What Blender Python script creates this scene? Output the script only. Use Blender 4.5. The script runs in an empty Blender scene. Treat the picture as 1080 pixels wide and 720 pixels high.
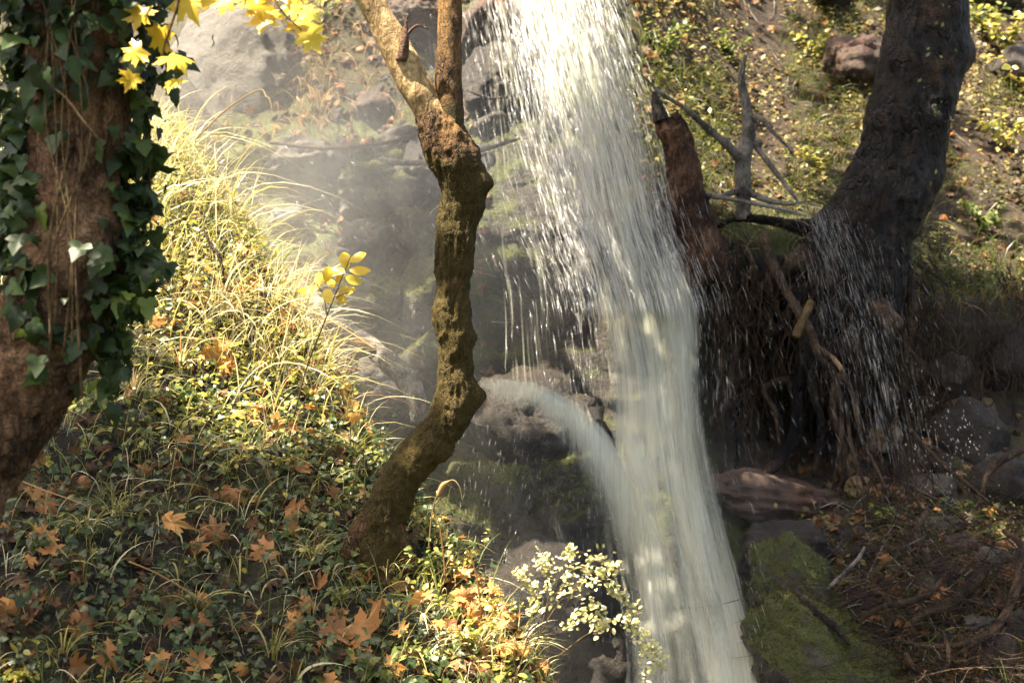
import bpy, bmesh, math, random
import numpy as np
from mathutils import Vector
from mathutils.bvhtree import BVHTree

# ------------------------------------------------------------------ scene, camera, light
S = bpy.context.scene
COL = S.collection
R = np.random.default_rng(7)
random.seed(7)
CAMZ = 1.6
cam = bpy.data.cameras.new('camera')
cam.lens = 50; cam.sensor_width = 36; cam.clip_end = 1000
cam.dof.use_dof = True; cam.dof.focus_distance = 5.8; cam.dof.aperture_fstop = 3.4
camo = bpy.data.objects.new('camera', cam); COL.objects.link(camo)
camo.location = (0, 0, CAMZ); camo.rotation_euler = (math.radians(90), 0, 0)
S.camera = camo

SUN = np.array([-0.42, -0.16, 0.90]); SUN /= np.linalg.norm(SUN)
w = bpy.data.worlds.new('World'); S.world = w; w.use_nodes = True
nt = w.node_tree; bg = nt.nodes['Background']
sky = nt.nodes.new('ShaderNodeTexSky'); sky.sky_type = 'NISHITA'; sky.sun_disc = False
sky.sun_elevation = math.asin(SUN[2]); sky.sun_rotation = math.atan2(SUN[0], SUN[1])
wm = nt.nodes.new('ShaderNodeMix'); wm.data_type = 'RGBA'; wm.blend_type = 'MULTIPLY'; wm.inputs[0].default_value = 1; wm.inputs[7].default_value = (1.0, .95, .86, 1)  # light filtered by the wood
nt.links.new(sky.outputs[0], wm.inputs[6]); nt.links.new(wm.outputs[2], bg.inputs[0]); bg.inputs[1].default_value = 0.085; sky.dust_density = 4.0; sky.ozone_density = 0.3; sky.air_density = 0.8
sl = bpy.data.lights.new('sun', 'SUN'); sl.energy = 5.0; sl.angle = math.radians(0.53); sl.color = (1.0, 0.88, 0.69)
so = bpy.data.objects.new('sun', sl); COL.objects.link(so)
so.rotation_euler = Vector(SUN).to_track_quat('Z', 'Y').to_euler(); so.location = tuple(SUN * 30)
S.view_settings.view_transform = 'Standard'; S.view_settings.look = 'None'
S.view_settings.exposure = 2.75; S.view_settings.gamma = 1.0
S.view_settings.use_curve_mapping = False
S.render.engine = 'CYCLES'
c = S.cycles
c.use_denoising = True
try: c.denoiser = 'OPENIMAGEDENOISE'; c.denoising_input_passes = 'RGB_ALBEDO_NORMAL'
except Exception: pass
c.max_bounces = 6; c.diffuse_bounces = 3; c.glossy_bounces = 2; c.transmission_bounces = 3
c.volume_bounces = 0; c.transparent_max_bounces = 20
c.volume_step_rate = 3.0; c.volume_max_steps = 64
c.sample_clamp_indirect = 4.0; c.caustics_reflective = False; c.caustics_refractive = False

# ------------------------------------------------------------------ numeric helpers
def P(px, py, Y):
    """a point of the place that the photograph (1080 x 720) shows at px, py, Y metres off"""
    return np.array([(px - 540) * Y / 1500.0, Y, CAMZ + (360 - py) * Y / 1500.0])
def proj(p):
    p = np.asarray(p, float); y = np.where(np.abs(p[..., 1]) < 1e-6, 1e-6, p[..., 1])
    return 540 + p[..., 0] / y * 1500, 360 - (p[..., 2] - CAMZ) / y * 1500
def _hash(ix, iy, iz, seed):
    h = (ix * 374761393 + iy * 668265263 + iz * 2147483647 + seed * 1274126177) & 0xffffffff
    h = ((h ^ (h >> 13)) * 1274126177) & 0xffffffff
    return ((h ^ (h >> 16)) & 0xffff) / 32767.5 - 1.0
def vnoise(p, seed=0):
    p = np.asarray(p, float); i = np.floor(p).astype(np.int64); f = p - i
    f = f * f * f * (f * (f * 6 - 15) + 10); out = 0
    for dx in (0, 1):
        for dy in (0, 1):
            for dz in (0, 1):
                wgt = (f[..., 0] if dx else 1 - f[..., 0]) * (f[..., 1] if dy else 1 - f[..., 1]) * (f[..., 2] if dz else 1 - f[..., 2])
                out = out + wgt * _hash(i[..., 0] + dx, i[..., 1] + dy, i[..., 2] + dz, seed)
    return out
def fbm(p, o=4, seed=0, ridged=False):
    p = np.asarray(p, float); a, s, t = 1.0, 0, 0
    for k in range(o):
        n = vnoise(p * (2.03 ** k) + 17.3 * k, seed + k)
        if ridged: n = 1 - 2 * np.abs(n)
        s = s + a * n; t += a; a *= 0.5
    return s / t
def norm(a): return a / np.maximum(np.linalg.norm(a, axis=-1, keepdims=True), 1e-9)
def smooth(x, a, b):
    t = np.clip((np.asarray(x, float) - a) / (b - a), 0, 1); return t * t * (3 - 2 * t)
def blob(px, py, cx, cy, rx, ry): return np.exp(-(((px - cx) / rx) ** 2 + ((py - cy) / ry) ** 2))

# ------------------------------------------------------------------ object helpers
def tag(o, label=None, cat=None, group=None, kind=None):
    for k, v in (('label', label), ('category', cat), ('group', group), ('kind', kind)):
        if v: o[k] = v
    return o
def thing(name, label, cat, loc, group=None):
    o = bpy.data.objects.new(name, None); COL.objects.link(o); o.location = tuple(loc); o.empty_display_size = 0.1
    return tag(o, label, cat, group)
def make_mesh(name, V, F, mat, attrs=None, sm=True):
    V = np.asarray(V, np.float32); me = bpy.data.meshes.new(name)
    Fs = F if isinstance(F, list) else [F]
    Fs = [np.asarray(f, np.int32) for f in Fs if len(f)]
    me.vertices.add(len(V)); me.vertices.foreach_set('co', V.ravel())
    idx = np.concatenate([f.ravel() for f in Fs]); tot = np.concatenate([np.full(len(f), f.shape[1], np.int32) for f in Fs])
    st = np.concatenate([[0], np.cumsum(tot)[:-1]]).astype(np.int32)
    me.loops.add(len(idx)); me.loops.foreach_set('vertex_index', idx)
    me.polygons.add(len(tot)); me.polygons.foreach_set('loop_start', st); me.polygons.foreach_set('loop_total', tot)
    me.polygons.foreach_set('use_smooth', np.full(len(tot), bool(sm)))
    for k, v in (attrs or {}).items():
        v = np.asarray(v, np.float32)
        if v.ndim == 1:
            a = me.attributes.new(k, 'FLOAT', 'POINT'); a.data.foreach_set('value', v)
        else:
            a = me.attributes.new(k, 'FLOAT_VECTOR', 'POINT'); a.data.foreach_set('vector', v.ravel())
    me.update(calc_edges=True); me.materials.append(mat)
    return me
def obj(name, V, F, mat, parent=None, attrs=None, sm=True):
    """one mesh object; V in world coordinates"""
    V = np.asarray(V, float)
    if parent is not None:
        q, off = parent, np.zeros(3)
        while q is not None: off += np.array(q.location); q = q.parent
        V = V - off
    o = bpy.data.objects.new(name, make_mesh(name, V, F, mat, attrs, sm)); COL.objects.link(o)
    if parent is not None: o.parent = parent
    return o
def at_base(o, base):
    """move a mesh object's origin to base without moving its shape"""
    b = np.array(base, float); me = o.data; n = len(me.vertices); co = np.empty(n * 3, np.float32)
    me.vertices.foreach_get('co', co); co = co.reshape(-1, 3) - b.astype(np.float32)
    me.vertices.foreach_set('co', co.ravel()); me.update(); o.location = tuple(b); return o
class Acc:
    def __init__(s): s.V, s.Q, s.T, s.A, s.n = [], [], [], {}, 0
    def add(s, V, F, **at):
        V = np.asarray(V, float)
        for f in (F if isinstance(F, list) else [F]):
            f = np.asarray(f)
            if len(f): (s.Q if f.shape[1] == 4 else s.T).append(f + s.n)
        s.V.append(V); s.n += len(V)
        for k, v in at.items(): s.A.setdefault(k, []).append(np.broadcast_to(v, (len(V),) + np.shape(v)[1:] if np.ndim(v) else (len(V),)))
        return s
    def parts(s):
        F = []
        if s.Q: F.append(np.concatenate(s.Q))
        if s.T: F.append(np.concatenate(s.T))
        return np.concatenate(s.V), F, {k: np.concatenate(v) for k, v in s.A.items()}
    def obj(s, name, mat, parent=None, sm=True):
        V, F, A = s.parts(); return obj(name, V, F, mat, parent, A, sm)

def catmull(pts, n):
    p = np.asarray(pts, float); p = np.vstack([2 * p[0] - p[1], p, 2 * p[-1] - p[-2]]); out = []
    for i in range(1, len(p) - 2):
        t = np.linspace(0, 1, n, endpoint=False)[:, None]; a, b, c_, d = p[i - 1], p[i], p[i + 1], p[i + 2]
        out.append(0.5 * (2 * b + (c_ - a) * t + (2 * a - 5 * b + 4 * c_ - d) * t * t + (3 * b - a - 3 * c_ + d) * t ** 3))
    return np.vstack(out + [p[-2][None]])
def tube(pts, rad, seg=12, n=6, lump=0.0, lf=6.0, seed=0, fine=0.0, bumps=(), jag=0.0, ff=45.0, ell=1.0, cap=True):
    """a tapered tube through pts with bark relief; returns V, F"""
    pr = catmull(np.column_stack([np.asarray(pts, float), np.asarray(rad, float)]), n)
    C, r = pr[:, :3], np.maximum(pr[:, 3], 1e-4)
    T = norm(np.gradient(C, axis=0)); up = np.array([0.0, -1.0, 0.001]); N = np.empty_like(T)
    prev = norm(up - T[0] * (up @ T[0]))
    for i in range(len(T)):
        prev = norm(prev - T[i] * (prev @ T[i])); N[i] = prev
    B = np.cross(T, N); a = np.linspace(0, 2 * math.pi, seg, endpoint=False)
    D = N[:, None] * np.cos(a)[None, :, None] + B[:, None] * np.sin(a)[None, :, None] * ell
    V = C[:, None] + D * r[:, None, None]
    if lump or fine:
        L = lump * fbm(V * lf, 3, seed) * r[:, None]
        if fine: L = L + fine * fbm(V * np.array([1, 1, .35]) * ff, 3, seed + 5, True)
        V = V + D * L[..., None]
    for (bc, br, ba) in bumps:
        dd = np.linalg.norm(V - np.asarray(bc), axis=2); V = V + D * (ba * np.exp(-(dd / br) ** 2))[..., None]
    if jag:
        m = len(C); wgt = smooth(np.arange(m), m * 0.72, m - 1)[:, None]
        V = V + T[:, None] * (wgt * jag * fbm(D * 2.3 + seed, 3, seed))[..., None]
    m = len(C); V = V.reshape(-1, 3); i = np.arange(m - 1)[:, None]; j = np.arange(seg)[None]
    F = np.stack([i * seg + j, i * seg + (j + 1) % seg, (i + 1) * seg + (j + 1) % seg, (i + 1) * seg + j], -1).reshape(-1, 4)
    if cap:
        e0, e1 = len(V), len(V) + 1
        V = np.vstack([V, C[0], C[-1] - T[-1] * r[-1] * (0.5 if jag else -0.2)]); q = np.arange(seg)
        F = [F, np.stack([np.full(seg, e0), (q + 1) % seg, q], -1), np.stack([np.full(seg, e1), (m - 1) * seg + q, (m - 1) * seg + (q + 1) % seg], -1)]
    return V, F
def pxtube(pts, seg=12, n=6, **k):
    """pts: (px, py, Y, radius in pixels)"""
    return tube([P(a, b, y) for a, b, y, r in pts], [r * y / 1500 for a, b, y, r in pts], seg, n, **k)

# flat leaf outlines: template vertices, triangles
def leaf_template(half, curl=0.0, cy=0.35):
    h = np.array(half, float); out = np.vstack([h, (h[1:-1] * [-1, 1])[::-1]]); n = len(out); cen = np.array([0, cy])
    inn = cen + (out - cen) * 0.5
    V = np.vstack([out, inn, cen[None]]); q = np.arange(n)
    F = [np.stack([q, (q + 1) % n, n + (q + 1) % n, n + q], -1), np.stack([n + q, n + (q + 1) % n, np.full(n, 2 * n)], -1)]
    rr = np.linalg.norm(V - cen, axis=1); z = 0.10 * np.abs(V[:, 0]) + curl * rr ** 2
    return np.column_stack([V, z]), F
MAPLE = [(0, 0), (.17, -.10), (.40, -.17), (.35, -.03), (.48, .03), (.80, .08), (.62, .18), (.67, .29), (.36, .31), (.42, .42), (.50, .52), (.66, .70), (.46, .66), (.40, .74), (.17, .58), (.20, .76), (.12, .82), (0, 1.1)]
IVY = [(0, 0), (.16, -.10), (.36, -.06), (.50, .16), (.30, .28), (.34, .46), (.20, .66), (0, 1.0)]
OVAL = [(0, 0), (.14, .10), (.26, .32), (.28, .52), (.20, .76), (.09, .92), (0, 1.0)]
LANCE = [(0, 0), (.10, .2), (.13, .45), (.08, .75), (0, 1.0)]
T_MAPLE, T_IVY, T_OVAL, T_LANCE = leaf_template(MAPLE, -.12), leaf_template(IVY, -.15), leaf_template(OVAL, -.2), leaf_template(LANCE, -.2)
DIAMOND = (np.array([[0, 0, 0], [.3, .45, .06], [0, 1, 0], [-.3, .45, .06], [0, .45, 0]], float), [np.array([[0, 1, 4], [1, 2, 4], [2, 3, 4], [3, 0, 4]])])
def frames(nrm, tip):
    """rotation frames: template z along nrm, template y along tip"""
    z = norm(nrm); y = norm(tip - z * np.sum(tip * z, -1, keepdims=True)); x = np.cross(y, z)
    return np.stack([x, y, z], 1)
def scatter(tpl, pos, nrm, tip, size, rnd=None, curl=None):
    V0, F0 = tpl; n = len(pos); M = frames(nrm, tip)
    T = np.repeat(V0[None], n, 0) * 1.0
    if curl is not None:
        rr = (V0[:, 0] ** 2 + (V0[:, 1] - .4) ** 2)[None]
        T[..., 2] = T[..., 2] + curl[:, None] * rr + 0.12 * vnoise(np.stack([V0[:, 0][None] * 2.2 + pos[:, :1] * 91, V0[:, 1][None] * 2.2 + pos[:, 1:2] * 77, np.zeros((n, len(V0)))], -1))
    V = pos[:, None] + np.einsum('nvk,nkd->nvd', T * np.asarray(size).reshape(-1, 1, 1), M)
    m = len(V0); F = [(f[None] + (np.arange(n) * m)[:, None, None]).reshape(-1, f.shape[1]) for f in F0]
    rnd = R.random(n) if rnd is None else rnd
    return V.reshape(-1, 3), F, np.repeat(rnd, m)
def blades(pos, h, lean, droop, width, rnd=None, K=6, up=None):
    """arching grass blades; lean: horizontal direction (n,3); droop 0 straight .. 1.6 tip hangs"""
    n = len(pos); t = np.linspace(0, 1, K)[None, :, None]; up = np.array([0, 0, 1.0]) if up is None else up
    h = h.reshape(-1, 1, 1); dr = droop.reshape(-1, 1, 1)
    C = pos[:, None] + np.reshape(up, (-1, 1, 3)) * h * (t - .55 * dr * t ** 2.2) + lean[:, None] * h * (.12 * t + .62 * dr * t ** 1.7)
    side = norm(np.cross(lean, np.array([0, 0, 1.0])) + .5 * R.normal(size=(n, 3)))
    wd = width.reshape(-1, 1, 1) * (1 - t ** 2.5) * (0.55 + .9 * t * (1 - t) * 2)
    V = np.stack([C - side[:, None] * wd, C + side[:, None] * wd], 2).reshape(n, K * 2, 3)
    k = np.arange(K - 1); f = np.stack([2 * k, 2 * k + 1, 2 * k + 3, 2 * k + 2], -1)
    F = (f[None] + (np.arange(n) * 2 * K)[:, None, None]).reshape(-1, 4)
    rnd = R.random(n) if rnd is None else rnd
    return V.reshape(-1, 3), F, np.repeat(rnd, 2 * K)
def hdir(n):
    a = R.random(n) * 2 * math.pi; return np.stack([np.cos(a), np.sin(a), np.zeros(n)], 1)
def rvec(n): return norm(R.normal(size=(n, 3)))
def tri_sample(V, F, n):
    """random points on a mesh, with normals"""
    T = []
    for f in (F if isinstance(F, list) else [F]):
        T.append(f[:, :3]);
        if f.shape[1] == 4: T.append(f[:, [0, 2, 3]])
    T = np.concatenate(T); a, b, c_ = V[T[:, 0]], V[T[:, 1]], V[T[:, 2]]; cr = np.cross(b - a, c_ - a); ar = np.linalg.norm(cr, axis=1)
    k = R.choice(len(T), n, p=ar / ar.sum()); u, v = R.random((2, n)); s_ = u + v > 1; u[s_], v[s_] = 1 - u[s_], 1 - v[s_]
    return a[k] + (b - a)[k] * u[:, None] + (c_ - a)[k] * v[:, None], norm(cr[k])
def fuzz(V, F, n, ln, mask=None, droop=0.3):
    """short moss hairs standing on a surface"""
    p, nr = tri_sample(V, F, n)
    if mask is not None:
        k = mask(p, nr) > R.random(n); p, nr = p[k], nr[k]
    n = len(p); d = norm(nr + .7 * R.normal(size=(n, 3)) * .6 + np.array([0, 0, -droop])); l = ln * (.4 + R.random(n))[:, None]
    s_ = norm(np.cross(d, rvec(n))) * ln * .16
    Vv = np.stack([p - s_ - nr * .002, p + s_ - nr * .002, p + d * l], 1).reshape(-1, 3)
    return Vv, np.arange(3 * n).reshape(-1, 3), np.repeat(R.random(n), 3)

# ------------------------------------------------------------------ materials
def M(name):
    m = bpy.data.materials.new(name); m.use_nodes = True; t = m.node_tree; t.nodes.clear()
    o = t.nodes.new('ShaderNodeOutputMaterial'); return m, t, o
def N(t, typ, **k):
    n = t.nodes.new(typ)
    for a, v in k.items():
        if a.startswith('i_'): n.inputs[int(a[2:]) if a[2:].isdigit() else a[2:].replace('_', ' ')].default_value = v
        else: setattr(n, a, v)
    return n
def ramp(t, fac, stops):
    n = t.nodes.new('ShaderNodeValToRGB'); e = n.color_ramp.elements
    while len(e) < len(stops): e.new(0.5)
    for i, (p, col) in enumerate(stops): e[i].position = p; e[i].color = (*col, 1) if len(col) == 3 else col
    t.links.new(fac, n.inputs[0]); return n.outputs[0]
def noise(t, vec, scale, detail=5, rough=.6, dist=0):
    n = N(t, 'ShaderNodeTexNoise'); n.inputs['Scale'].default_value = scale; n.inputs['Detail'].default_value = detail
    n.inputs['Roughness'].default_value = rough; n.inputs['Distortion'].default_value = dist
    if vec is not None: t.links.new(vec, n.inputs['Vector'])
    return n.outputs[0]
def mixc(t, fac, a, b, blend='MIX'):
    n = t.nodes.new('ShaderNodeMix'); n.data_type = 'RGBA'; n.blend_type = blend
    for s_, v in ((0, fac), (6, a), (7, b)):
        if isinstance(v, bpy.types.NodeSocket): t.links.new(v, n.inputs[s_])
        else: n.inputs[s_].default_value = v if s_ == 0 else (*v, 1)
    return n.outputs[2]
def mth(t, op, a, b=0.0, c_=None, clamp=False):
    n = t.nodes.new('ShaderNodeMath'); n.operation = op; n.use_clamp = clamp
    for i, v in enumerate((a, b) if c_ is None else (a, b, c_)):
        if isinstance(v, bpy.types.NodeSocket): t.links.new(v, n.inputs[i])
        else: n.inputs[i].default_value = v
    return n.outputs[0]
def attr(t, name, vec=False):
    n = N(t, 'ShaderNodeAttribute', attribute_name=name); return n.outputs['Vector' if vec else 'Fac']
def coords(t, kind='Object'): return N(t, 'ShaderNodeTexCoord').outputs[kind]
def bump(t, h, strength=.5, dist=.02):
    n = N(t, 'ShaderNodeBump'); n.inputs['Strength'].default_value = strength; n.inputs['Distance'].default_value = dist
    t.links.new(h, n.inputs['Height']); return n.outputs[0]
def pbr(t, o, col, rough=.7, spec=.3, nrm=None):
    b = N(t, 'ShaderNodeBsdfPrincipled')
    for k, v in (('Base Color', col), ('Roughness', rough), ('Specular IOR Level', spec)):
        if isinstance(v, bpy.types.NodeSocket): t.links.new(v, b.inputs[k])
        else: b.inputs[k].default_value = (*v, 1) if k == 'Base Color' else v
    if nrm is not None: t.links.new(nrm, b.inputs['Normal'])
    if o is not None: t.links.new(b.outputs[0], o.inputs[0])
    return b.outputs[0]
def leaf_mat(name, stops, trans=.45, rough=.5, spec=.35, blotch=.25):
    m, t, o = M(name); col = ramp(t, attr(t, 'rnd'), stops)
    nz = noise(t, coords(t, 'Object'), 60, 3)
    col = mixc(t, mth(t, 'MULTIPLY', nz, blotch), col, (.10, .05, .015))
    a = pbr(t, None, col, rough, spec)
    tr = N(t, 'ShaderNodeBsdfTranslucent'); t.links.new(mixc(t, .5, col, col, 'MIX'), tr.inputs[0])
    mx = N(t, 'ShaderNodeMixShader'); mx.inputs[0].default_value = trans
    t.links.new(a, mx.inputs[1]); t.links.new(tr.outputs[0], mx.inputs[2]); t.links.new(mx.outputs[0], o.inputs[0]); return m
def bark_mat(name, dark, mid, light, scale=1.0, moss=None, moss_amt=.5, wet=None, rough=.8, bd=.012, bs=.8):
    m, t, o = M(name); v = coords(t)
    mp = N(t, 'ShaderNodeMapping'); mp.inputs['Scale'].default_value = (1, 1, .32); t.links.new(v, mp.inputs[0]); sv = mp.outputs[0]
    n1 = noise(t, sv, 38 * scale, 8, .68, .6); n2 = noise(t, v, 5 * scale, 5, .6); n3 = noise(t, v, 140 * scale, 4, .6)
    col = ramp(t, mth(t, 'MULTIPLY_ADD', n2, .55, mth(t, 'MULTIPLY', n1, .5)), [(.42, dark), (.52, mid), (.64, light)])
    vo = N(t, 'ShaderNodeTexVoronoi', feature='DISTANCE_TO_EDGE'); vo.inputs['Scale'].default_value = 46 * scale; dv = N(t, 'ShaderNodeVectorMath', operation='ADD'); t.links.new(sv, dv.inputs[0])
    nv_ = N(t, 'ShaderNodeTexNoise'); nv_.inputs['Scale'].default_value = 30 * scale; t.links.new(sv, nv_.inputs['Vector']); sc_ = N(t, 'ShaderNodeVectorMath', operation='SCALE'); sc_.inputs['Scale'].default_value = .03 / scale; t.links.new(nv_.outputs['Color'], sc_.inputs[0]); t.links.new(sc_.outputs[0], dv.inputs[1]); t.links.new(dv.outputs[0], vo.inputs['Vector'])
    ck = ramp(t, vo.outputs['Distance'], [(0, (0, 0, 0)), (.14, (1, 1, 1))]); gate = ramp(t, n2, [(.42, (0, 0, 0)), (.55, (1, 1, 1))]); ck = mth(t, 'MAXIMUM', ck, mth(t, 'MULTIPLY', gate, .8))
    col = mixc(t, mth(t, 'MULTIPLY_ADD', ck, -.75, .75), col, tuple(x * .45 for x in dark))
    col = mixc(t, ramp(t, n3, [(.45, (0, 0, 0)), (.62, (.7, .7, .7))]), col, dark)
    rg = rough
    if wet:
        wm = ramp(t, noise(t, v, 2.6, 4), [(.40, (0, 0, 0)), (.6, (1, 1, 1))]); col = mixc(t, wm, col, wet); rg = mth(t, 'MULTIPLY_ADD', wm, -.42, rough)
    if moss:
        nm = noise(t, v, 9 * scale, 6, .65); am = attr(t, 'moss')
        f = ramp(t, mth(t, 'ADD', nm, mth(t, 'MULTIPLY_ADD', am, .6, moss_amt - .62)), [(.45, (0, 0, 0)), (.58, (1, 1, 1))])
        col = mixc(t, f, col, ramp(t, n3, [(.35, tuple(x * .5 for x in moss)), (.65, moss)]))
    h = mth(t, 'ADD', mth(t, 'ADD', mth(t, 'MULTIPLY', n1, 1.5), mth(t, 'MULTIPLY', n3, .6)), mth(t, 'MULTIPLY', ck, .7))
    pbr(t, o, col, rg, .22, bump(t, h, 1.0, bd * 2.2)); return m
def rock_mat(name, stops, moss=(.062, .072, .016), moss_amt=0.0, rough=.75, spec=.4, use_attr=False, red=0.0):
    m, t, o = M(name); v = coords(t)
    n1 = noise(t, v, 3.2, 7, .62, .4); n2 = noise(t, v, 22, 8, .7); n3 = noise(t, v, 110, 4, .6)
    col = ramp(t, mth(t, 'MULTIPLY_ADD', n1, .6, mth(t, 'MULTIPLY', n2, .42)), stops)
    col = mixc(t, mth(t, 'MULTIPLY', n3, .35), col, tuple(x * .5 for x in stops[0][1]))
    if red: col = mixc(t, ramp(t, noise(t, v, 4.5, 5), [(.5 - red * .2, (0, 0, 0)), (.72, (1, 1, 1))]), col, (.10, .042, .022))
    rg = rough
    geo = N(t, 'ShaderNodeNewGeometry'); sx = N(t, 'ShaderNodeSeparateXYZ'); t.links.new(geo.outputs['Normal'], sx.inputs[0])
    f = mth(t, 'ADD', mth(t, 'MULTIPLY', sx.outputs[2], .32), mth(t, 'MULTIPLY_ADD', noise(t, v, 5.5, 7, .68), .9, -.62 + moss_amt))
    if use_attr: f = mth(t, 'ADD', f, mth(t, 'MULTIPLY_ADD', attr(t, 'moss'), .7, -.35))
    f = ramp(t, f, [(.08, (0, 0, 0)), (.26, (1, 1, 1))])
    mc = ramp(t, noise(t, v, 70, 5, .7), [(.3, tuple(x * .4 for x in moss)), (.55, moss), (.75, tuple(x * 1.5 for x in moss))])
    if moss_amt > -.5 or use_attr: col = mixc(t, f, col, mc); rg = mth(t, 'MULTIPLY_ADD', f, .9 - rough, rough)
    if use_attr:
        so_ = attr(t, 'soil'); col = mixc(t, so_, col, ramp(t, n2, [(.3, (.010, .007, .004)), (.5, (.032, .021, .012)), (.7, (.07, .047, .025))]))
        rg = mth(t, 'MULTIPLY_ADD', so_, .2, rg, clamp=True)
    h = mth(t, 'ADD', mth(t, 'ADD', n2, mth(t, 'MULTIPLY', n3, .4)), mth(t, 'MULTIPLY', f, .3))
    pbr(t, o, col, rg, spec, bump(t, h, 1.0, .04)); return m

MAT = {}
MAT['soil'] = rock_mat('bank_soil', [(.3, (.006, .0045, .003)), (.5, (.018, .012, .006)), (.7, (.042, .028, .013))], moss_amt=.02, rough=.9)
MAT['cliff'] = rock_mat('wet_cliff_rock', [(.3, (.012, .0095, .007)), (.5, (.038, .030, .021)), (.7, (.09, .072, .05))], moss_amt=.30, rough=.55, use_attr=True)
MAT['rock'] = rock_mat('grey_rock', [(.3, (.026, .022, .017)), (.5, (.075, .065, .05)), (.72, (.15, .13, .10))], moss_amt=-.2, rough=.7)
MAT['slab'] = rock_mat('pale_slab', [(.3, (.05, .045, .037)), (.5, (.10, .09, .076)), (.72, (.165, .15, .125))], moss_amt=-.45, rough=.8)
MAT['dark_rock'] = rock_mat('dark_wet_rock', [(.3, (.009, .007, .006)), (.5, (.028, .021, .016)), (.72, (.07, .05, .037))], moss_amt=-.12, rough=.5)  # wet rock, its colour lowered further to deepen the shade at lower right
MAT['red_rock'] = rock_mat('red_brown_rock', [(.3, (.022, .013, .009)), (.5, (.06, .036, .024)), (.72, (.12, .08, .055))], moss_amt=-.25, rough=.6, red=.08)
MAT['tan_rock'] = rock_mat('ochre_rock', [(.3, (.06, .04, .018)), (.5, (.16, .11, .052)), (.72, (.28, .20, .11))], moss_amt=-.5, rough=.7)
MAT['moss_rock'] = rock_mat('mossy_rock', [(.3, (.03, .027, .022)), (.5, (.08, .07, .055)), (.72, (.15, .13, .1))], moss_amt=.28, rough=.7)
MAT['moss'] = leaf_mat('moss_hair', [(0, (.03, .03, .007)), (.5, (.08, .078, .016)), (1, (.16, .14, .035))], .35, .9, .1, .2)
MAT['bark_ivy'] = bark_mat('red_brown_bark', (.06, .032, .017), (.23, .125, .062), (.42, .26, .14), .8, moss=(.03, .035, .01), moss_amt=.2, bd=.016)
MAT['bark_moss'] = bark_mat('mossy_bark', (.035, .018, .008), (.125, .066, .021), (.29, .165, .055), 1.2, moss=(.075, .052, .010), moss_amt=.26, bd=.008)
MAT['bark_smooth'] = bark_mat('smooth_tan_bark', (.14, .085, .035), (.34, .235, .105), (.48, .36, .18), .45, rough=.7, bd=.003)
MAT['bark_wet'] = bark_mat('wet_dark_bark', (.004, .003, .0025), (.013, .008, .005), (.08, .042, .019), .45, wet=(.005, .0045, .005), rough=.58, bd=.02)
MAT['bark_rot'] = bark_mat('rotten_red_bark', (.03, .015, .009), (.10, .048, .026), (.26, .14, .08), .9, rough=.7)
MAT['root'] = bark_mat('root_bark', (.022, .013, .008), (.07, .043, .024), (.17, .11, .06), 1.5, rough=.6)
MAT['grey_wood'] = bark_mat('weathered_grey_wood', (.10, .09, .075), (.28, .25, .21), (.46, .42, .36), 1.5, rough=.75)
MAT['dark_wood'] = bark_mat('dark_wet_wood', (.012, .009, .007), (.04, .028, .02), (.09, .065, .045), 1.2, rough=.5)
MAT['stem'] = bark_mat('stem', (.10, .06, .025), (.22, .14, .05), (.33, .24, .10), 3, rough=.7)
MAT['grass'] = leaf_mat('bank_grass', [(0, (.06, .085, .018)), (.3, (.22, .21, .05)), (.55, (.52, .45, .16)), (.8, (.74, .67, .42)), (.93, (.78, .70, .50)), (1, (.45, .20, .07))], .42, .38, .5, .1)
MAT['green_grass'] = leaf_mat('green_grass', [(0, (.05, .085, .018)), (.6, (.13, .16, .035)), (1, (.30, .27, .08))], .4, .4, .45, .1)
MAT['dry_grass'] = leaf_mat('dry_grass', [(0, (.13, .11, .035)), (.5, (.28, .21, .09)), (.8, (.30, .15, .06)), (1, (.40, .30, .14))], .4, .6, .3, .1)
MAT['ivy'] = leaf_mat('ivy_leaf', [(0, (.010, .022, .007)), (.5, (.022, .045, .012)), (.85, (.045, .08, .018)), (1, (.14, .18, .03))], .25, .45, .22, .1)
MAT['ground_ivy'] = leaf_mat('ground_ivy_leaf', [(0, (.012, .024, .008)), (.5, (.036, .062, .014)), (.85, (.095, .125, .025)), (1, (.24, .23, .05))], .25, .4, .4, .1)
MAT['cover'] = leaf_mat('hill_cover', [(0, (.03, .036, .012)), (.3, (.10, .095, .024)), (.55, (.22, .19, .05)), (.78, (.36, .28, .11)), (.88, (.28, .11, .035)), (1, (.55, .48, .28))], .4, .5, .35, .15)
MAT['litter'] = leaf_mat('leaf_litter', [(0, (.04, .022, .012)), (.4, (.11, .055, .022)), (.75, (.24, .11, .035)), (.92, (.34, .13, .03)), (1, (.42, .27, .12))], .2, .6, .3, .3)
MAT['fallen'] = leaf_mat('fallen_maple', [(0, (.18, .075, .028)), (.5, (.46, .21, .055)), (.8, (.60, .30, .075)), (1, (.62, .38, .14))], .25, .5, .35, .35)
MAT['yellow'] = leaf_mat('yellow_leaf', [(0, (.55, .36, .02)), (.6, (.72, .52, .05)), (1, (.62, .56, .10))], .55, .4, .35, .1)
MAT['shade_canopy'] = leaf_mat('shade_canopy_leaf', [(0, (.07, .10, .02)), (.6, (.20, .20, .03)), (1, (.45, .33, .04))], .18, .5, .3, .1)
MAT['bright'] = leaf_mat('shrub_leaf', [(0, (.10, .13, .02)), (.5, (.28, .27, .05)), (.85, (.48, .40, .07)), (1, (.60, .42, .12))], .45, .28, .6, .1)
MAT['cream'] = leaf_mat('cream_leaf', [(0, (.22, .24, .06)), (.4, (.46, .44, .16)), (.8, (.66, .62, .36)), (1, (.66, .50, .16))], .4, .3, .6, .1)
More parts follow.
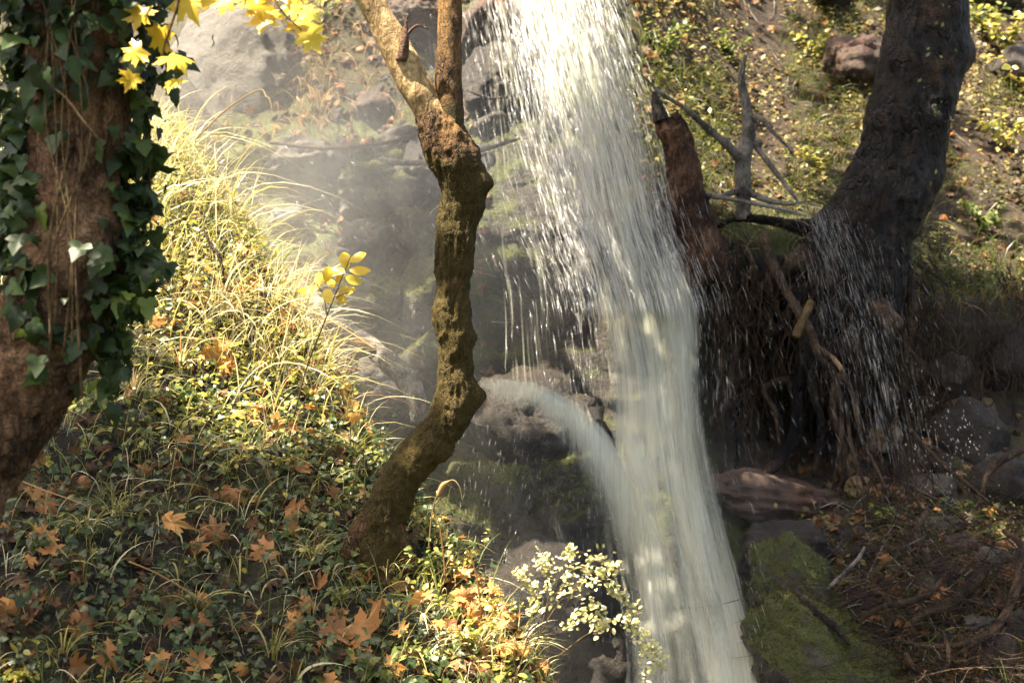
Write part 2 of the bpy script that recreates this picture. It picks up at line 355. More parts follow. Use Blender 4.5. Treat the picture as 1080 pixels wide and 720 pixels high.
MAT['sprig'] = leaf_mat('leafy_plant_leaf', [(0, (.06, .10, .02)), (.6, (.13, .17, .035)), (1, (.28, .27, .06))], .4, .45, .4, .1)

def water_mat():
    m, t, o = M('falling_water'); fl = attr(t, 'flow', True); de = attr(t, 'dens'); sf = attr(t, 'soft')
    def st(sx_, sy_, det, ro):
        mp = N(t, 'ShaderNodeMapping'); mp.inputs['Scale'].default_value = (sx_, sy_, 1); t.links.new(fl, mp.inputs[0]); return noise(t, mp.outputs[0], 1, det, ro, .15)
    a, b, d = st(26, .55, 4, .6), st(90, 1.3, 4, .65), st(7, 1.1, 3, .5)
    n = mth(t, 'ADD', mth(t, 'ADD', mth(t, 'MULTIPLY', a, .40), mth(t, 'MULTIPLY', b, .36)), mth(t, 'MULTIPLY', d, .24))
    k = mth(t, 'MULTIPLY_ADD', sf, -6.2, 7.6)
    al = mth(t, 'ADD', mth(t, 'MULTIPLY', mth(t, 'SUBTRACT', n, .5), k), mth(t, 'MULTIPLY_ADD', de, 1.7, -.85))
    al = mth(t, 'MULTIPLY', mth(t, 'ADD', al, 0, clamp=True), mth(t, 'MULTIPLY_ADD', sf, -.12, .94), clamp=True)
    col = (.72, .72, .53)
    df = N(t, 'ShaderNodeBsdfDiffuse'); df.inputs[0].default_value = (*col, 1)
    tr = N(t, 'ShaderNodeBsdfTranslucent'); tr.inputs[0].default_value = (*col, 1)
    bn = bump(t, n, .8, .03); t.links.new(bn, df.inputs['Normal'])
    m1 = N(t, 'ShaderNodeMixShader'); m1.inputs[0].default_value = .42; t.links.new(df.outputs[0], m1.inputs[1]); t.links.new(tr.outputs[0], m1.inputs[2])
    gl = N(t, 'ShaderNodeBsdfGlossy'); gl.inputs['Roughness'].default_value = .3; t.links.new(bn, gl.inputs['Normal'])
    m2 = N(t, 'ShaderNodeMixShader'); m2.inputs[0].default_value = .10; t.links.new(m1.outputs[0], m2.inputs[1]); t.links.new(gl.outputs[0], m2.inputs[2])
    tp = N(t, 'ShaderNodeBsdfTransparent'); m3 = N(t, 'ShaderNodeMixShader')
    t.links.new(al, m3.inputs[0]); t.links.new(tp.outputs[0], m3.inputs[1]); t.links.new(m2.outputs[0], m3.inputs[2]); t.links.new(m3.outputs[0], o.inputs[0])
    return m
MAT['water'] = water_mat()
def drop_mat(name, clear):
    m, t, o = M(name); df = N(t, 'ShaderNodeBsdfDiffuse'); df.inputs[0].default_value = (.88, .88, .86, 1)
    tr = N(t, 'ShaderNodeBsdfTranslucent'); tr.inputs[0].default_value = (.88, .88, .86, 1)
    m1 = N(t, 'ShaderNodeMixShader'); m1.inputs[0].default_value = .5; t.links.new(df.outputs[0], m1.inputs[1]); t.links.new(tr.outputs[0], m1.inputs[2])
    gl = N(t, 'ShaderNodeBsdfGlossy'); gl.inputs['Roughness'].default_value = .2
    m2 = N(t, 'ShaderNodeMixShader'); m2.inputs[0].default_value = .25; t.links.new(m1.outputs[0], m2.inputs[1]); t.links.new(gl.outputs[0], m2.inputs[2]); tp = N(t, 'ShaderNodeBsdfTransparent'); m3 = N(t, 'ShaderNodeMixShader'); m3.inputs[0].default_value = clear; t.links.new(m2.outputs[0], m3.inputs[1]); t.links.new(tp.outputs[0], m3.inputs[2]); t.links.new(m3.outputs[0], o.inputs[0]); return m
MAT['drops'] = drop_mat('water_drops', .15); MAT['fine_drops'] = drop_mat('fine_drops', .42)

# ------------------------------------------------------------------ terrain
CTL = [(-500, -350, 17), (100, -350, 16), (500, -350, 13), (900, -350, 18), (1580, -350, 19),
       (-500, 0, 13.5), (0, 0, 12.5), (150, 0, 11.8), (250, 0, 11.6), (400, 0, 11.3), (500, 0, 10.8), (600, 0, 10.35), (680, 0, 11.3), (800, 0, 13.2), (920, 0, 13.4), (1080, 0, 13.6), (1580, 0, 14),
       (0, 150, 11.0), (250, 130, 10.5), (400, 150, 10.2), (500, 150, 9.95), (600, 150, 9.8), (700, 150, 10.1), (800, 150, 11.0), (1000, 150, 11.6), (1300, 150, 11.8),
       (-500, 300, 10.4), (250, 250, 9.6), (400, 250, 9.7), (500, 250, 9.6), (620, 250, 9.6), (720, 240, 9.5), (800, 235, 9.6), (880, 240, 9.6), (1010, 260, 10.4), (1080, 290, 10.0), (1400, 300, 9.9),
       (780, 275, 9.35), (860, 285, 9.3), (950, 300, 9.5), (1020, 330, 9.6), (800, 360, 9.75), (880, 380, 9.45), (960, 400, 9.7), (1060, 400, 10.0), (780, 450, 9.6), (880, 460, 9.5), (1000, 470, 9.4),
       (250, 420, 9.2), (400, 400, 9.2), (500, 400, 9.35), (600, 400, 9.35), (700, 400, 9.3), (430, 480, 9.0),
       (400, 600, 8.6), (500, 560, 8.8), (600, 560, 9.0), (700, 560, 8.95), (800, 560, 8.75), (880, 540, 8.6), (970, 540, 8.5), (1060, 540, 8.6),
       (300, 720, 8.0), (500, 720, 8.2), (600, 720, 8.6), (700, 720, 8.7), (800, 700, 8.2), (900, 720, 7.75), (1000, 720, 7.5), (1080, 720, 7.4), (1580, 720, 7.3), (-500, 720, 8.0),
       (-500, 1100, 6.0), (200, 1100, 6.4), (600, 1100, 7.2), (900, 1100, 6.2), (1580, 1100, 5.8)]
cp = np.array(CTL, float); xy = cp[:, :2] / 500
def tps(r): return np.where(r > 1e-9, r * r * np.log(np.maximum(r, 1e-9)), 0)
n_ = len(cp); K_ = tps(np.linalg.norm(xy[:, None] - xy[None], axis=2)) + np.eye(n_) * 2e-3
Pm = np.column_stack([np.ones(n_), xy]); A_ = np.block([[K_, Pm], [Pm.T, np.zeros((3, 3))]])
W_ = np.linalg.solve(A_, np.concatenate([cp[:, 2], np.zeros(3)]))
def cliffY(px, py):
    q = np.stack([np.asarray(px, float), np.asarray(py, float)], -1) / 500; sh = q.shape[:-1]; q = q.reshape(-1, 2); out = np.zeros(len(q))
    for k in range(n_): out += W_[k] * tps(np.linalg.norm(q - xy[k], axis=1))
    return (out + W_[n_] + q @ W_[n_ + 1:]).reshape(sh)
gx, gy = np.meshgrid(np.arange(-500, 1581, 5.0), np.arange(-350, 1101, 5.0))
Yg = cliffY(gx, gy)
base = np.stack([(gx - 540) * Yg / 1500, Yg, CAMZ + (360 - gy) * Yg / 1500], -1)
hill = np.clip(smooth(gx, 640, 700) * (1 - smooth(gy, 190, 260)) + smooth(gx, 940, 980) * (1 - smooth(gy, 260, 330)), 0, 1)
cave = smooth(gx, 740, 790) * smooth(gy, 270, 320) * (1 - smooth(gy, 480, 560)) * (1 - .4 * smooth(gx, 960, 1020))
amp = .16 - .10 * hill + .10 * cave
dsp = amp * (.7 * fbm(base * 1.3, 5, 3) + .5 * fbm(base * np.array([1.0, 1.0, 2.4]) * 2.6, 4, 9, True)) + .03 * fbm(base * 9, 3, 21)
ray = norm(base - np.array([0, 0, CAMZ])); CV = base - (ray * .75 + np.array([0, 0, -.35])) * dsp[..., None]
h_, w_ = gx.shape; ii, jj = np.meshgrid(np.arange(h_ - 1), np.arange(w_ - 1), indexing='ij')
CF = np.stack([ii * w_ + jj, (ii + 1) * w_ + jj, (ii + 1) * w_ + jj + 1, ii * w_ + jj + 1], -1).reshape(-1, 4)
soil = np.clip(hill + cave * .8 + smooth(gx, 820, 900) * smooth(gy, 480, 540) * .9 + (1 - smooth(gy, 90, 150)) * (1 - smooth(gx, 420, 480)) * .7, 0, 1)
mossm = np.clip(.45 + .5 * blob(gx, gy, 420, 280, 90, 140) + .35 * blob(gx, gy, 520, 520, 90, 90) - .5 * cave - .25 * blob(gx, gy, 620, 300, 120, 260) + .2 * hill, 0, 1)
CVf = CV.reshape(-1, 3)
tag(obj('cliff', CVf, CF, MAT['cliff'], None, {'moss': mossm.ravel(), 'soil': soil.ravel()}), 'steep wet rock slope behind the waterfall', 'cliff', None, 'structure')

def edge_x(y): return .16 - .66 * (y - 5)
def bank_z(x, y):
    x = np.asarray(x, float); y = np.asarray(y, float)
    yc = np.where(y > 8.0, 8.0 - .6 * (y - 8.0) , y)
    z = -2.56 - .28 * x + .60 * yc
    e = x - edge_x(np.clip(y, 3.5, 9)) ; z = z - .9 * (np.sqrt(e * e + .03) + e)
    p = np.stack([x, y, np.zeros_like(x)], -1)
    return z + .13 * fbm(p * 1.1, 4, 31) + .06 * fbm(p * 4, 3, 37)
bx, by = np.meshgrid(np.arange(-7, 1.6, .04), np.arange(1.0, 10.2, .04)); bz = bank_z(bx, by)
BV = np.stack([bx, by, bz], -1).reshape(-1, 3); h2, w2 = bx.shape; ii, jj = np.meshgrid(np.arange(h2 - 1), np.arange(w2 - 1), indexing='ij')
BF = np.stack([ii * w2 + jj, ii * w2 + jj + 1, (ii + 1) * w2 + jj + 1, (ii + 1) * w2 + jj], -1).reshape(-1, 4)
tag(obj('bank', BV, BF, MAT['soil']), 'steep earth bank in front of the ravine', 'bank', None, 'structure')
g = 300.0; gs = np.linspace(-g, g, 61); qx, qy = np.meshgrid(gs, gs)
GV = np.stack([qx, qy, -3.2 + .25 * fbm(np.stack([qx, qy, 0 * qx], -1) * .05, 3, 5)], -1).reshape(-1, 3); ii, jj = np.meshgrid(np.arange(60), np.arange(60), indexing='ij')
GF = np.stack([ii * 61 + jj, ii * 61 + jj + 1, (ii + 1) * 61 + jj + 1, (ii + 1) * 61 + jj], -1).reshape(-1, 4)
tag(obj('ground', GV, GF, MAT['soil']), 'dark forest floor below the gorge', 'ground', None, 'structure')

CB = BVHTree.FromPolygons(CVf.tolist(), CF.tolist()); BB = BVHTree.FromPolygons(BV.tolist(), BF.tolist())
def hit(px, py, which='both'):
    d = Vector(P(px, py, 1.0) - np.array([0, 0, CAMZ])).normalized(); o = Vector((0, 0, CAMZ)); best = None
    for b in ((CB, BB) if which == 'both' else (CB,) if which == 'cliff' else (BB,)):
        r = b.ray_cast(o, d)
        if r[0] is not None and (best is None or r[3] < best[3]): best = r
    if best is None: return P(px, py, 9.0), np.array([0, -1.0, 0])
    nn = np.array(best[1]);
    return np.array(best[0]), (nn if nn @ np.array(d) < 0 else -nn)
def bank_normals(p):
    e = .04; dx = (bank_z(p[:, 0] + e, p[:, 1]) - bank_z(p[:, 0] - e, p[:, 1])) / (2 * e); dy = (bank_z(p[:, 0], p[:, 1] + e) - bank_z(p[:, 0], p[:, 1] - e)) / (2 * e)
    return norm(np.stack([-dx, -dy, np.ones(len(p))], 1))
def bank_pts(n, mask):
    """random points over the whole bank, thinned by a mask of where they lie"""
    x = R.uniform(-3.4, 1.0, n); y = R.uniform(3.0, 9.0, n); p = np.stack([x, y, bank_z(x, y)], 1)
    u, v = proj(p); k = mask(u, v, p) > R.random(n); return p[k], bank_normals(p[k]), u[k], v[k]
CG = CV; CN = norm(np.cross(np.gradient(CV, axis=1), np.gradient(CV, axis=0))); CN = np.where(CN[..., 1:2] > 0, -CN, CN)
def cliff_pts(n, mask, x0=-100, x1=1250, y0=-140, y1=800):
    """random points over the cliff sheet, thinned by mask(px, py)"""
    u = R.uniform(x0, x1, n); v = R.uniform(y0, y1, n); k = mask(u, v) > R.random(n); u, v = u[k], v[k]
    fi = (v + 350) / 5; fj = (u + 500) / 5; i = np.clip(fi.astype(int), 0, h_ - 2); j = np.clip(fj.astype(int), 0, w_ - 2); a = (fi - i)[:, None]; b = (fj - j)[:, None]
    p = (CG[i, j] * (1 - b) + CG[i, j + 1] * b) * (1 - a) + (CG[i + 1, j] * (1 - b) + CG[i + 1, j + 1] * b) * a
    return p, CN[i, j], u, v

# ------------------------------------------------------------------ rocks
_ico = {}
def ico(s):
    if s not in _ico:
        b = bmesh.new(); bmesh.ops.create_icosphere(b, subdivisions=s, radius=1.0); b.verts.ensure_lookup_table()
        _ico[s] = (np.array([v.co[:] for v in b.verts]), np.array([[v.index for v in f.verts] for f in b.faces])); b.free()
    return _ico[s]
def boulder(name, label, px, py, Y, rx, ry, rd, mat, seed=0, ang=.5, tilt=0, moss=0, sub=5, group=None, rough=.38, cat=None):
    """rx, ry in pixels, rd depth radius in metres"""
    Y = hit(px, min(py, 740), 'cliff')[0][1] - .12 * rd
    d, F = ico(sub); r = 1 + rough * fbm(d * 1.3 + seed * 3.1, 4, seed) + .10 * fbm(d * 3.4 + seed, 5, seed + 3, True) + .05 * vnoise(np.stack([d[:, 2] * 9 + .8 * vnoise(d * 2, seed), 0 * d[:, 0], 0 * d[:, 0]], 1), seed)
    g_ = np.random.default_rng(seed + 100)
    for k in range(int(10 * ang)):
        n = norm(g_.normal(size=3)); dn = d @ n; r = np.where(dn > .1, np.minimum(r, g_.uniform(.62, .9) / np.maximum(dn, .1)), r)
    q = d * r[:, None]; ca, sa = math.cos(tilt), math.sin(tilt); s = Y / 1500
    q = q * np.array([rx * s, rd, ry * s]); q = np.stack([q[:, 0] * ca + q[:, 2] * sa, q[:, 1], -q[:, 0] * sa + q[:, 2] * ca], 1)
    q = q + norm(q) * (.024 * fbm(q * 9 + seed, 5, seed + 9, True) + .014 * fbm(q * 22 + seed, 3, seed + 8))[:, None]
    c0 = P(px, py, Y); V = q + c0
    o = obj(name, V, F, MAT[mat]); at_base(o, c0 - np.array([0, 0, ry * s * .8])); tag(o, label, cat or 'rock', group)
    if moss:
        fv, ff, fr = fuzz(V, F, int(moss), .022, lambda p, n: smooth(n[:, 2] * .9 - n[:, 1] * .35 + .9 * fbm(p * 4.5, 4, seed), .1, .5))
        tag(obj('moss', fv, ff, MAT['moss'], o, {'rnd': fr}, False), kind='stuff')
    return o, V, F

boulder('rock_slab', 'large pale grey slab of rock behind the yellow maple leaves', 246, 92, 10.3, 70, 84, .30, 'slab', 11, .7, .12, rough=.14)
boulder('rock', 'low brown rock right of the pale slab in the mist', 322, 176, 10.35, 40, 26, .3, 'rock', 12, .6, -.1, rough=.25)
boulder('rock', 'brown rock between the two upper limbs of the mossy tree', 438, 20, 10.5, 36, 30, .4, 'red_rock', 13, .6)
boulder('rock', 'big red-brown wet rock left of the top of the waterfall', 512, 38, 10.3, 42, 38, .4, 'red_rock', 14, .7)
boulder('rock', 'dark wet rock below the red-brown rock beside the waterfall', 520, 88, 10.0, 40, 34, .35, 'dark_rock', 15, .6)
boulder('mossy_rock', 'rounded moss-capped rock in the mist left of the curved trunk', 398, 200, 9.6, 38, 34, .35, 'moss_rock', 16, .3, 0, 5000)
boulder('rock', 'small pale stone under the moss-capped rock in the mist', 377, 222, 9.4, 19, 15, .15, 'slab', 17, .8, sub=4)
boulder('rock', 'dark rock touching the curved trunk just left of its upper bend', 446, 190, 9.7, 22, 40, .3, 'dark_rock', 18, .5)
boulder('mossy_rock', 'moss-covered rock behind the curved trunk at mid height', 440, 248, 9.5, 34, 30, .3, 'moss_rock', 19, .4, .2, 3500)
boulder('rock', 'grey stone above the fallen log in the ravine', 388, 262, 9.45, 34, 26, .25, 'rock', 20, .7)
boulder('mossy_rock', 'low mossy rock beside the yellow sapling leaves', 398, 312, 9.2, 34, 22, .25, 'moss_rock', 21, .4, .2, 3000)
boulder('mossy_rock', 'mossy rock ledge between the fallen log and the curved trunk', 444, 318, 9.2, 30, 44, .25, 'moss_rock', 22, .4, 0, 3500)
boulder('mossy_rock', 'mossy rock in shade left of the knobbly trunk bend', 446, 385, 9.0, 30, 36, .25, 'moss_rock', 23, .5, 0, 3000)
boulder('rock', 'dark block of stone below the end of the fallen log', 415, 440, 8.7, 34, 34, .25, 'dark_rock', 24, .8)
boulder('rock', 'broad dark red wet rock that the side stream slides over', 558, 462, 8.85, 74, 62, .45, 'dark_rock', 125, .3, -.12, 2500)
boulder('mossy_rock', 'mossy hump left of the twin mossy rocks under the side stream', 512, 530, 8.6, 56, 62, .40, 'moss_rock', 26, .25, 0, 7000)
boulder('mossy_rock', 'mossy hump against the waterfall under the side stream', 594, 524, 8.65, 54, 58, .40, 'moss_rock', 27, .25, 0, 7000)
boulder('mossy_rock', 'pointed bright mossy rock above the sunlit plants', 492, 578, 8.0, 40, 66, .3, 'moss_rock', 28, .35, .1, 7000)
boulder('rock', 'big dark boulder behind the arching shrub', 575, 640, 8.3, 84, 78, .45, 'dark_rock', 29, .5, 0, 1500)
boulder('rock', 'dark rock at the foot of the waterfall beside the shrub', 640, 715, 8.1, 62, 60, .35, 'dark_rock', 30, .5, 0, 800)
boulder('mossy_rock', 'large mossy dome right of the foot of the waterfall', 874, 728, 7.55, 112, 74, .5, 'moss_rock', 31, 0, .72, 17000)
boulder('mossy_rock', 'mossy shoulder of rock right of the waterfall under the red slab', 846, 648, 8.1, 44, 84, .25, 'moss_rock', 32, 0, -.5, 8000)
boulder('rock_slab', 'long red-brown slab wedged under the exposed roots', 822, 528, 8.55, 76, 30, .3, 'red_rock', 33, .9, .08)
boulder('rock', 'dark rock in the hollow beneath the red-brown slab', 826, 582, 8.45, 58, 34, .3, 'dark_rock', 34, .7)
boulder('rock', 'brown boulder half buried behind the leaning dark tree', 902, 74, 12.2, 36, 34, .4, 'red_rock', 35, .6)
boulder('rock', 'dark boulder at the right edge beside the sunlit path of leaves', 1082, 78, 11.0, 30, 30, .35, 'dark_rock', 36, .4)
boulder('rock', 'dark stone at the top edge right of the dark tree', 1040, -2, 12.8, 30, 16, .3, 'dark_rock', 37, .4, sub=4)
boulder('rock', 'dark hollow stone at the top edge left of the dark tree', 876, 2, 12.8, 22, 13, .3, 'dark_rock', 38, .4, sub=4)
small = [(1000, 392, 9.2, 22, 18, 'rock', 'grey stone under the hanging grass clump'), (1022, 470, 9.0, 44, 42, 'dark_rock', 'large wet dark boulder under the glinting drops'),
         (972, 428, 9.15, 14, 11, 'tan_rock', 'ochre stone right of the small cascade'), (1016, 430, 9.0, 20, 11, 'tan_rock', 'flat ochre stone on the large wet dark boulder'), (1040, 432, 8.95, 11, 10, 'tan_rock', 'round ochre stone next to the flat ochre stone'),
         (930, 432, 9.15, 26, 18, 'tan_rock', 'pale yellow stone below the small cascade'), (935, 465, 9.1, 16, 18, 'tan_rock', 'yellow-brown stone beneath the pale yellow stone'), (952, 395, 9.2, 22, 20, 'red_rock', 'reddish stone beside the cut root end'),
         (896, 492, 8.9, 11, 11, 'tan_rock', 'round ochre pebble deep among the hanging rootlets'), (905, 515, 8.7, 12, 12, 'tan_rock', 'left ochre pebble above the right end of the red slab'), (918, 517, 8.68, 10, 9, 'tan_rock', 'smaller ochre pebble touching its neighbour above the litter'), (932, 519, 8.66, 9, 10, 'tan_rock', 'ochre pebble nearest the green sprigs above the litter'),
         (1012, 576, 8.2, 24, 14, 'red_rock', 'squared brown block of stone above the twisted root'), (990, 551, 8.3, 24, 9, 'rock', 'flat pale stone lying on the brown block'), (1048, 592, 8.1, 16, 15, 'rock', 'grey-green stone right of the brown block'),
         (1048, 690, 7.45, 24, 22, 'red_rock', 'rounded red stone at the bottom right'), (1080, 622, 7.9, 16, 20, 'red_rock', 'brown stone cut by the right edge'), (1076, 660, 7.6, 20, 20, 'rock', 'grey stone above the rounded red stone at right'),
         (1030, 655, 7.7, 16, 8, 'slab', 'small pale flat stone among the tangled roots'), (984, 618, 8.05, 12, 12, 'rock', 'small round stone inside the tangled roots'), (900, 566, 8.5, 18, 14, 'dark_rock', 'dark stone right of the hollow under the red slab'),
         (1060, 512, 8.9, 38, 34, 'dark_rock', 'dark boulder above the glinting pale rock'), (985, 515, 8.45, 28, 14, 'rock', 'long grey-white rock sloping down right of the rootlets'), (1062, 380, 9.7, 34, 34, 'dark_rock', 'shadowed rock under the grass at the right edge'),
         (395, 390, 8.95, 18, 12, 'rock', 'grey stone chip beneath the fallen log'), (376, 372, 8.95, 14, 9, 'dark_rock', 'dark stone chip between the two logs'), (372, 405, 8.8, 14, 10, 'rock', 'stone chip at the edge of the sunlit grass'), (408, 412, 8.8, 12, 9, 'dark_rock', 'little dark stone below the end of the thin log'),
         (300, 232, 9.3, 20, 12, 'slab', 'pale stone in the mist above the grassy bank'), (345, 180, 9.8, 18, 12, 'rock', 'grey stone in the mist under the shadowed rock face'), (420, 146, 10.0, 22, 14, 'rock', 'stone left of the leaning limb in the mist'), (395, 112, 10.4, 20, 16, 'red_rock', 'pinkish stone in the misty slope left of the limb'),
         (520, 132, 9.9, 20, 14, 'rock', 'stone on the wet ledge left of the waterfall'), (508, 168, 9.8, 18, 14, 'dark_rock', 'dark stone right of the fork of the tree')]
for k, (a, b, y, rx, ry, m, lab) in enumerate(small):
    boulder('rock', lab, a, b, y, rx, ry, max(rx, ry) * y / 1500 * .9, m, 50 + k, .6, R.uniform(-.3, .3), 0, 4)

# ------------------------------------------------------------------ loose rubble, moss and twigs of the slope
def rubm(u, v): return np.clip(.16 * (u > 200) * (u < 480) * (v > 60) + .6 * blob(u, v, 385, 400, 80, 70) + .35 * smooth(u, 780, 860) * smooth(v, 420, 500) + .35 * blob(u, v, 400, 150, 90, 90) + .05, 0, 1)
p, nr, u, v = cliff_pts(9000, rubm, 150, 1250, -100, 800); n = len(p); dI, fI = ico(1)
sz = R.gamma(2.2, .014, n) + .008; M_ = frames(norm(nr + R.normal(0, .5, (n, 3))), rvec(n)); q = dI[None] * (1 + .35 * vnoise(dI[None] * 1.7 + np.arange(n)[:, None, None] * 3.3, 3))[..., None] * (sz[:, None] * np.stack([R.uniform(.7, 1.5, n), R.uniform(.6, 1.1, n), R.uniform(.3, .8, n)], 1))[:, None]
V = p[:, None] + np.einsum('nvk,nkd->nvd', q, M_); F = (fI[None] + (np.arange(n) * len(dI))[:, None, None]).reshape(-1, 3)
tag(obj('rubble', V.reshape(-1, 3), F, MAT['dark_rock'], None, None, False), 'small stone chips littering the wet slope', 'rubble', None, 'stuff')
p, nr, u, v = cliff_pts(150000, lambda u, v: np.clip(.55 * blob(u, v, 430, 290, 90, 150) + .4 * blob(u, v, 520, 530, 90, 90) + .25 * blob(u, v, 800, 640, 120, 90) + .10, 0, 1) * (u < 1000), 200, 1100, -60, 800)
k = smooth(fbm(p * 2.6, 4, 71), -.12, .25) * smooth(nr[:, 2] - .4 * nr[:, 1], .1, .6) > R.random(len(p)); p, nr = p[k], nr[k]; n = len(p); d = norm(nr + R.normal(0, .5, (n, 3)) + np.array([0, 0, -.25])); s_ = norm(np.cross(d, rvec(n))) * .005
V = np.stack([p - s_, p + s_, p + d * R.uniform(.01, .04, n)[:, None]], 1).reshape(-1, 3)
tag(obj('moss', V, np.arange(3 * n).reshape(-1, 3), MAT['moss'], None, {'rnd': np.repeat(R.random(n), 3)}, False), 'soft green moss cushions on the wet slope', 'moss', None, 'stuff')
A = Acc(); p, nr, u, v = cliff_pts(3000, lambda u, v: np.clip(.35 * (u < 520) * (v < 420) + .5 * smooth(u, 640, 700) * (v < 300) + 1.0 * smooth(u, 800, 880) * smooth(v, 480, 540), 0, 1), 180, 1200, -80, 780)
for k in range(min(len(p), 900)):
    d = norm(rvec(1)[0] - nr[k] * .3 + np.array([0, 0, -.3])); d = norm(d - nr[k] * (d @ nr[k]) * .8); L = R.uniform(.08, .4); q0 = p[k] + nr[k] * .03
    V, F = tube([q0, q0 + d * L * .5 + R.normal(0, .02, 3), q0 + d * L + R.normal(0, .03, 3)], R.uniform(.0015, .005) * np.array([1, .9, .5]), 5, 4); A.add(V, F)
tag(A.obj('twigs', MAT['grey_wood']), 'thin dead twigs strewn over the far slopes', 'twigs', None, 'stuff')

# ------------------------------------------------------------------ trees
def with_moss(V, fn): return {'moss': fn(V)}
# the ivy-clad leaning tree, near, at the left
YL = 4.0
t = thing('tree', 'thick leaning tree with red-brown bark at the left, its upper trunk wrapped in ivy', 'tree', P(-260, 905, YL))
ivy_axis = [(-260, 905, YL, 84), (-168, 740, YL, 69), (-106, 610, YL, 62), (-54, 520, YL, 58), (-2, 440, YL, 55), (38, 370, YL, 53), (70, 300, YL, 51), (82, 220, YL, 49), (84, 130, YL, 50), (82, 40, YL, 52), (80, -80, YL, 50), (84, -300, 4.05, 44), (60, -700, 4.2, 36), (20, -1200, 4.4, 24)]
IV_V, IV_F = pxtube(ivy_axis, 56, 14, lump=.16, lf=5, seed=2, fine=.022, bumps=[(P(30, 300, 3.9), .12, .02), (P(100, 260, 3.9), .1, .02)])
obj('trunk', IV_V, IV_F, MAT['bark_ivy'], t, with_moss(IV_V, lambda v: np.clip(fbm(v * 3, 3, 4), 0, 1)))
TREE_IVY = t
for pts in ([(20, -1150, 4.4, 20), (-200, -1500, 5.0, 14), (-520, -1750, 5.8, 8)], [(50, -800, 4.2, 20), (-200, -1050, 4.8, 13), (-600, -1100, 5.8, 7)], [(22, -1180, 4.4, 18), (160, -1500, 4.6, 11), (260, -1800, 4.8, 5)]):
    v, f = pxtube(pts, 14, 8, lump=.1, seed=3); obj('limb', v, f, MAT['bark_ivy'], t, {'moss': np.zeros(len(v))})

# the curved mossy forked tree in the middle
YC = 5.42
t = thing('tree', 'slender curved tree with a mossy forked trunk standing before the waterfall', 'tree', P(402, 596, YC))
cv = [(380, 640, YC, 32), (394, 592, YC, 27), (405, 545, YC, 22), (427, 497, YC, 19.5), (456, 462, YC, 19.5), (479, 428, YC, 19.5), (481, 386, YC, 17), (476, 340, YC, 16.5), (478, 292, YC, 17), (482, 242, YC, 19), (486, 200, YC, 22), (477, 163, YC, 25), (463, 136, YC, 20.5), (452, 119, YC, 15), (447, 111, YC, 7)]
bm_ = [(P(509, 192, YC), .045, .036), (P(494, 356, YC), .03, .026), (P(505, 417, YC), .045, .05), (P(470, 480, YC - .05), .06, .02), (P(432, 62, YC - .03), .03, .022), (P(376, 560, YC), .05, .03), (P(440, 560, YC), .05, .03), (P(492, 330, YC), .03, .008)]
CT_V, CT_F = pxtube(cv, 72, 28, lump=.26, lf=10, seed=5, fine=.012, bumps=bm_)
tr_ = obj('trunk', CT_V, CT_F, MAT['bark_moss'], t, with_moss(CT_V, lambda v: smooth(proj(v)[1], 110, 200) * .8 + .1 - .5 * (1 - smooth(proj(v)[1], 90, 150))))
rl = [(486, 214, YC + .02, 17), (481, 178, YC + .01, 16), (476, 140, YC, 14.5), (473, 90, YC, 13.5), (474, 40, YC, 12.5), (475, -10, YC, 12), (477, -120, YC, 11), (500, -400, 5.5, 9), (520, -800, 5.6, 6)]
v, f = pxtube(rl, 36, 14, lump=.14, lf=10, seed=8, fine=.003)
obj('limb', v, f, MAT['bark_moss'], t, with_moss(v, lambda q: smooth(proj(q)[1], 80, 130) * .9))
RL_V, RL_F = v, f
v, f = pxtube([(480, 168, YC, 15), (466, 140, YC, 17.5), (450, 112, YC, 17), (430, 76, YC, 16), (411, 38, YC, 15), (393, 4, YC, 14.5), (372, -40, YC, 14), (300, -220, 5.5, 12), (240, -460, 5.6, 10), (200, -800, 5.8, 7)], 40, 14, lump=.14, lf=9, seed=6, fine=.002, bumps=[(P(432, 62, YC - .03), .03, .018), (P(442, 100, YC - .05), .03, .008)])
obj('limb', v, f, MAT['bark_smooth'], t, {'moss': np.zeros(len(v))})
for a in ([(398, 552, YC, 19), (378, 572, YC - .03, 14), (364, 600, YC - .06, 9), (352, 640, YC - .1, 5)], [(408, 556, YC, 19), (424, 580, YC + .02, 14), (434, 608, YC, 9), (444, 645, YC, 5)]):
    v, f = pxtube(a, 16, 8, lump=.3, seed=9, fine=.008); obj('root', v, f, MAT['bark_moss'], t, {'moss': np.full(len(v), .3)})
v, f = pxtube([(424, 64, YC - .05, 7), (427, 44, YC - .07, 4.5), (428, 26, YC - .07, 2.2), (430, 15, YC - .07, .8)], 10, 6, lump=.2, seed=4); obj('stub', v, f, MAT['bark_rot'], t, {'moss': np.zeros(len(v))})
v, f = pxtube([(428, 38, YC - .07, 2), (440, 27, YC - .09, 1.4), (452, 31, YC - .1, .7)], 8, 5); obj('twig', v, f, MAT['bark_rot'], t, {'moss': np.zeros(len(v))})
def mossmask(p, n):
    py = proj(p)[1]; return smooth(py, 110, 190) * np.clip(.35 + .9 * fbm(p * 6, 3, 13), 0, 1) * (1 - .5 * smooth(py, 400, 560))
fv, ff, fr = fuzz(CT_V, CT_F, 26000, .008, mossmask); tag(obj('moss', fv, ff, MAT['moss'], t, {'rnd': fr}, False), kind='stuff')
TREE_CURVED = t

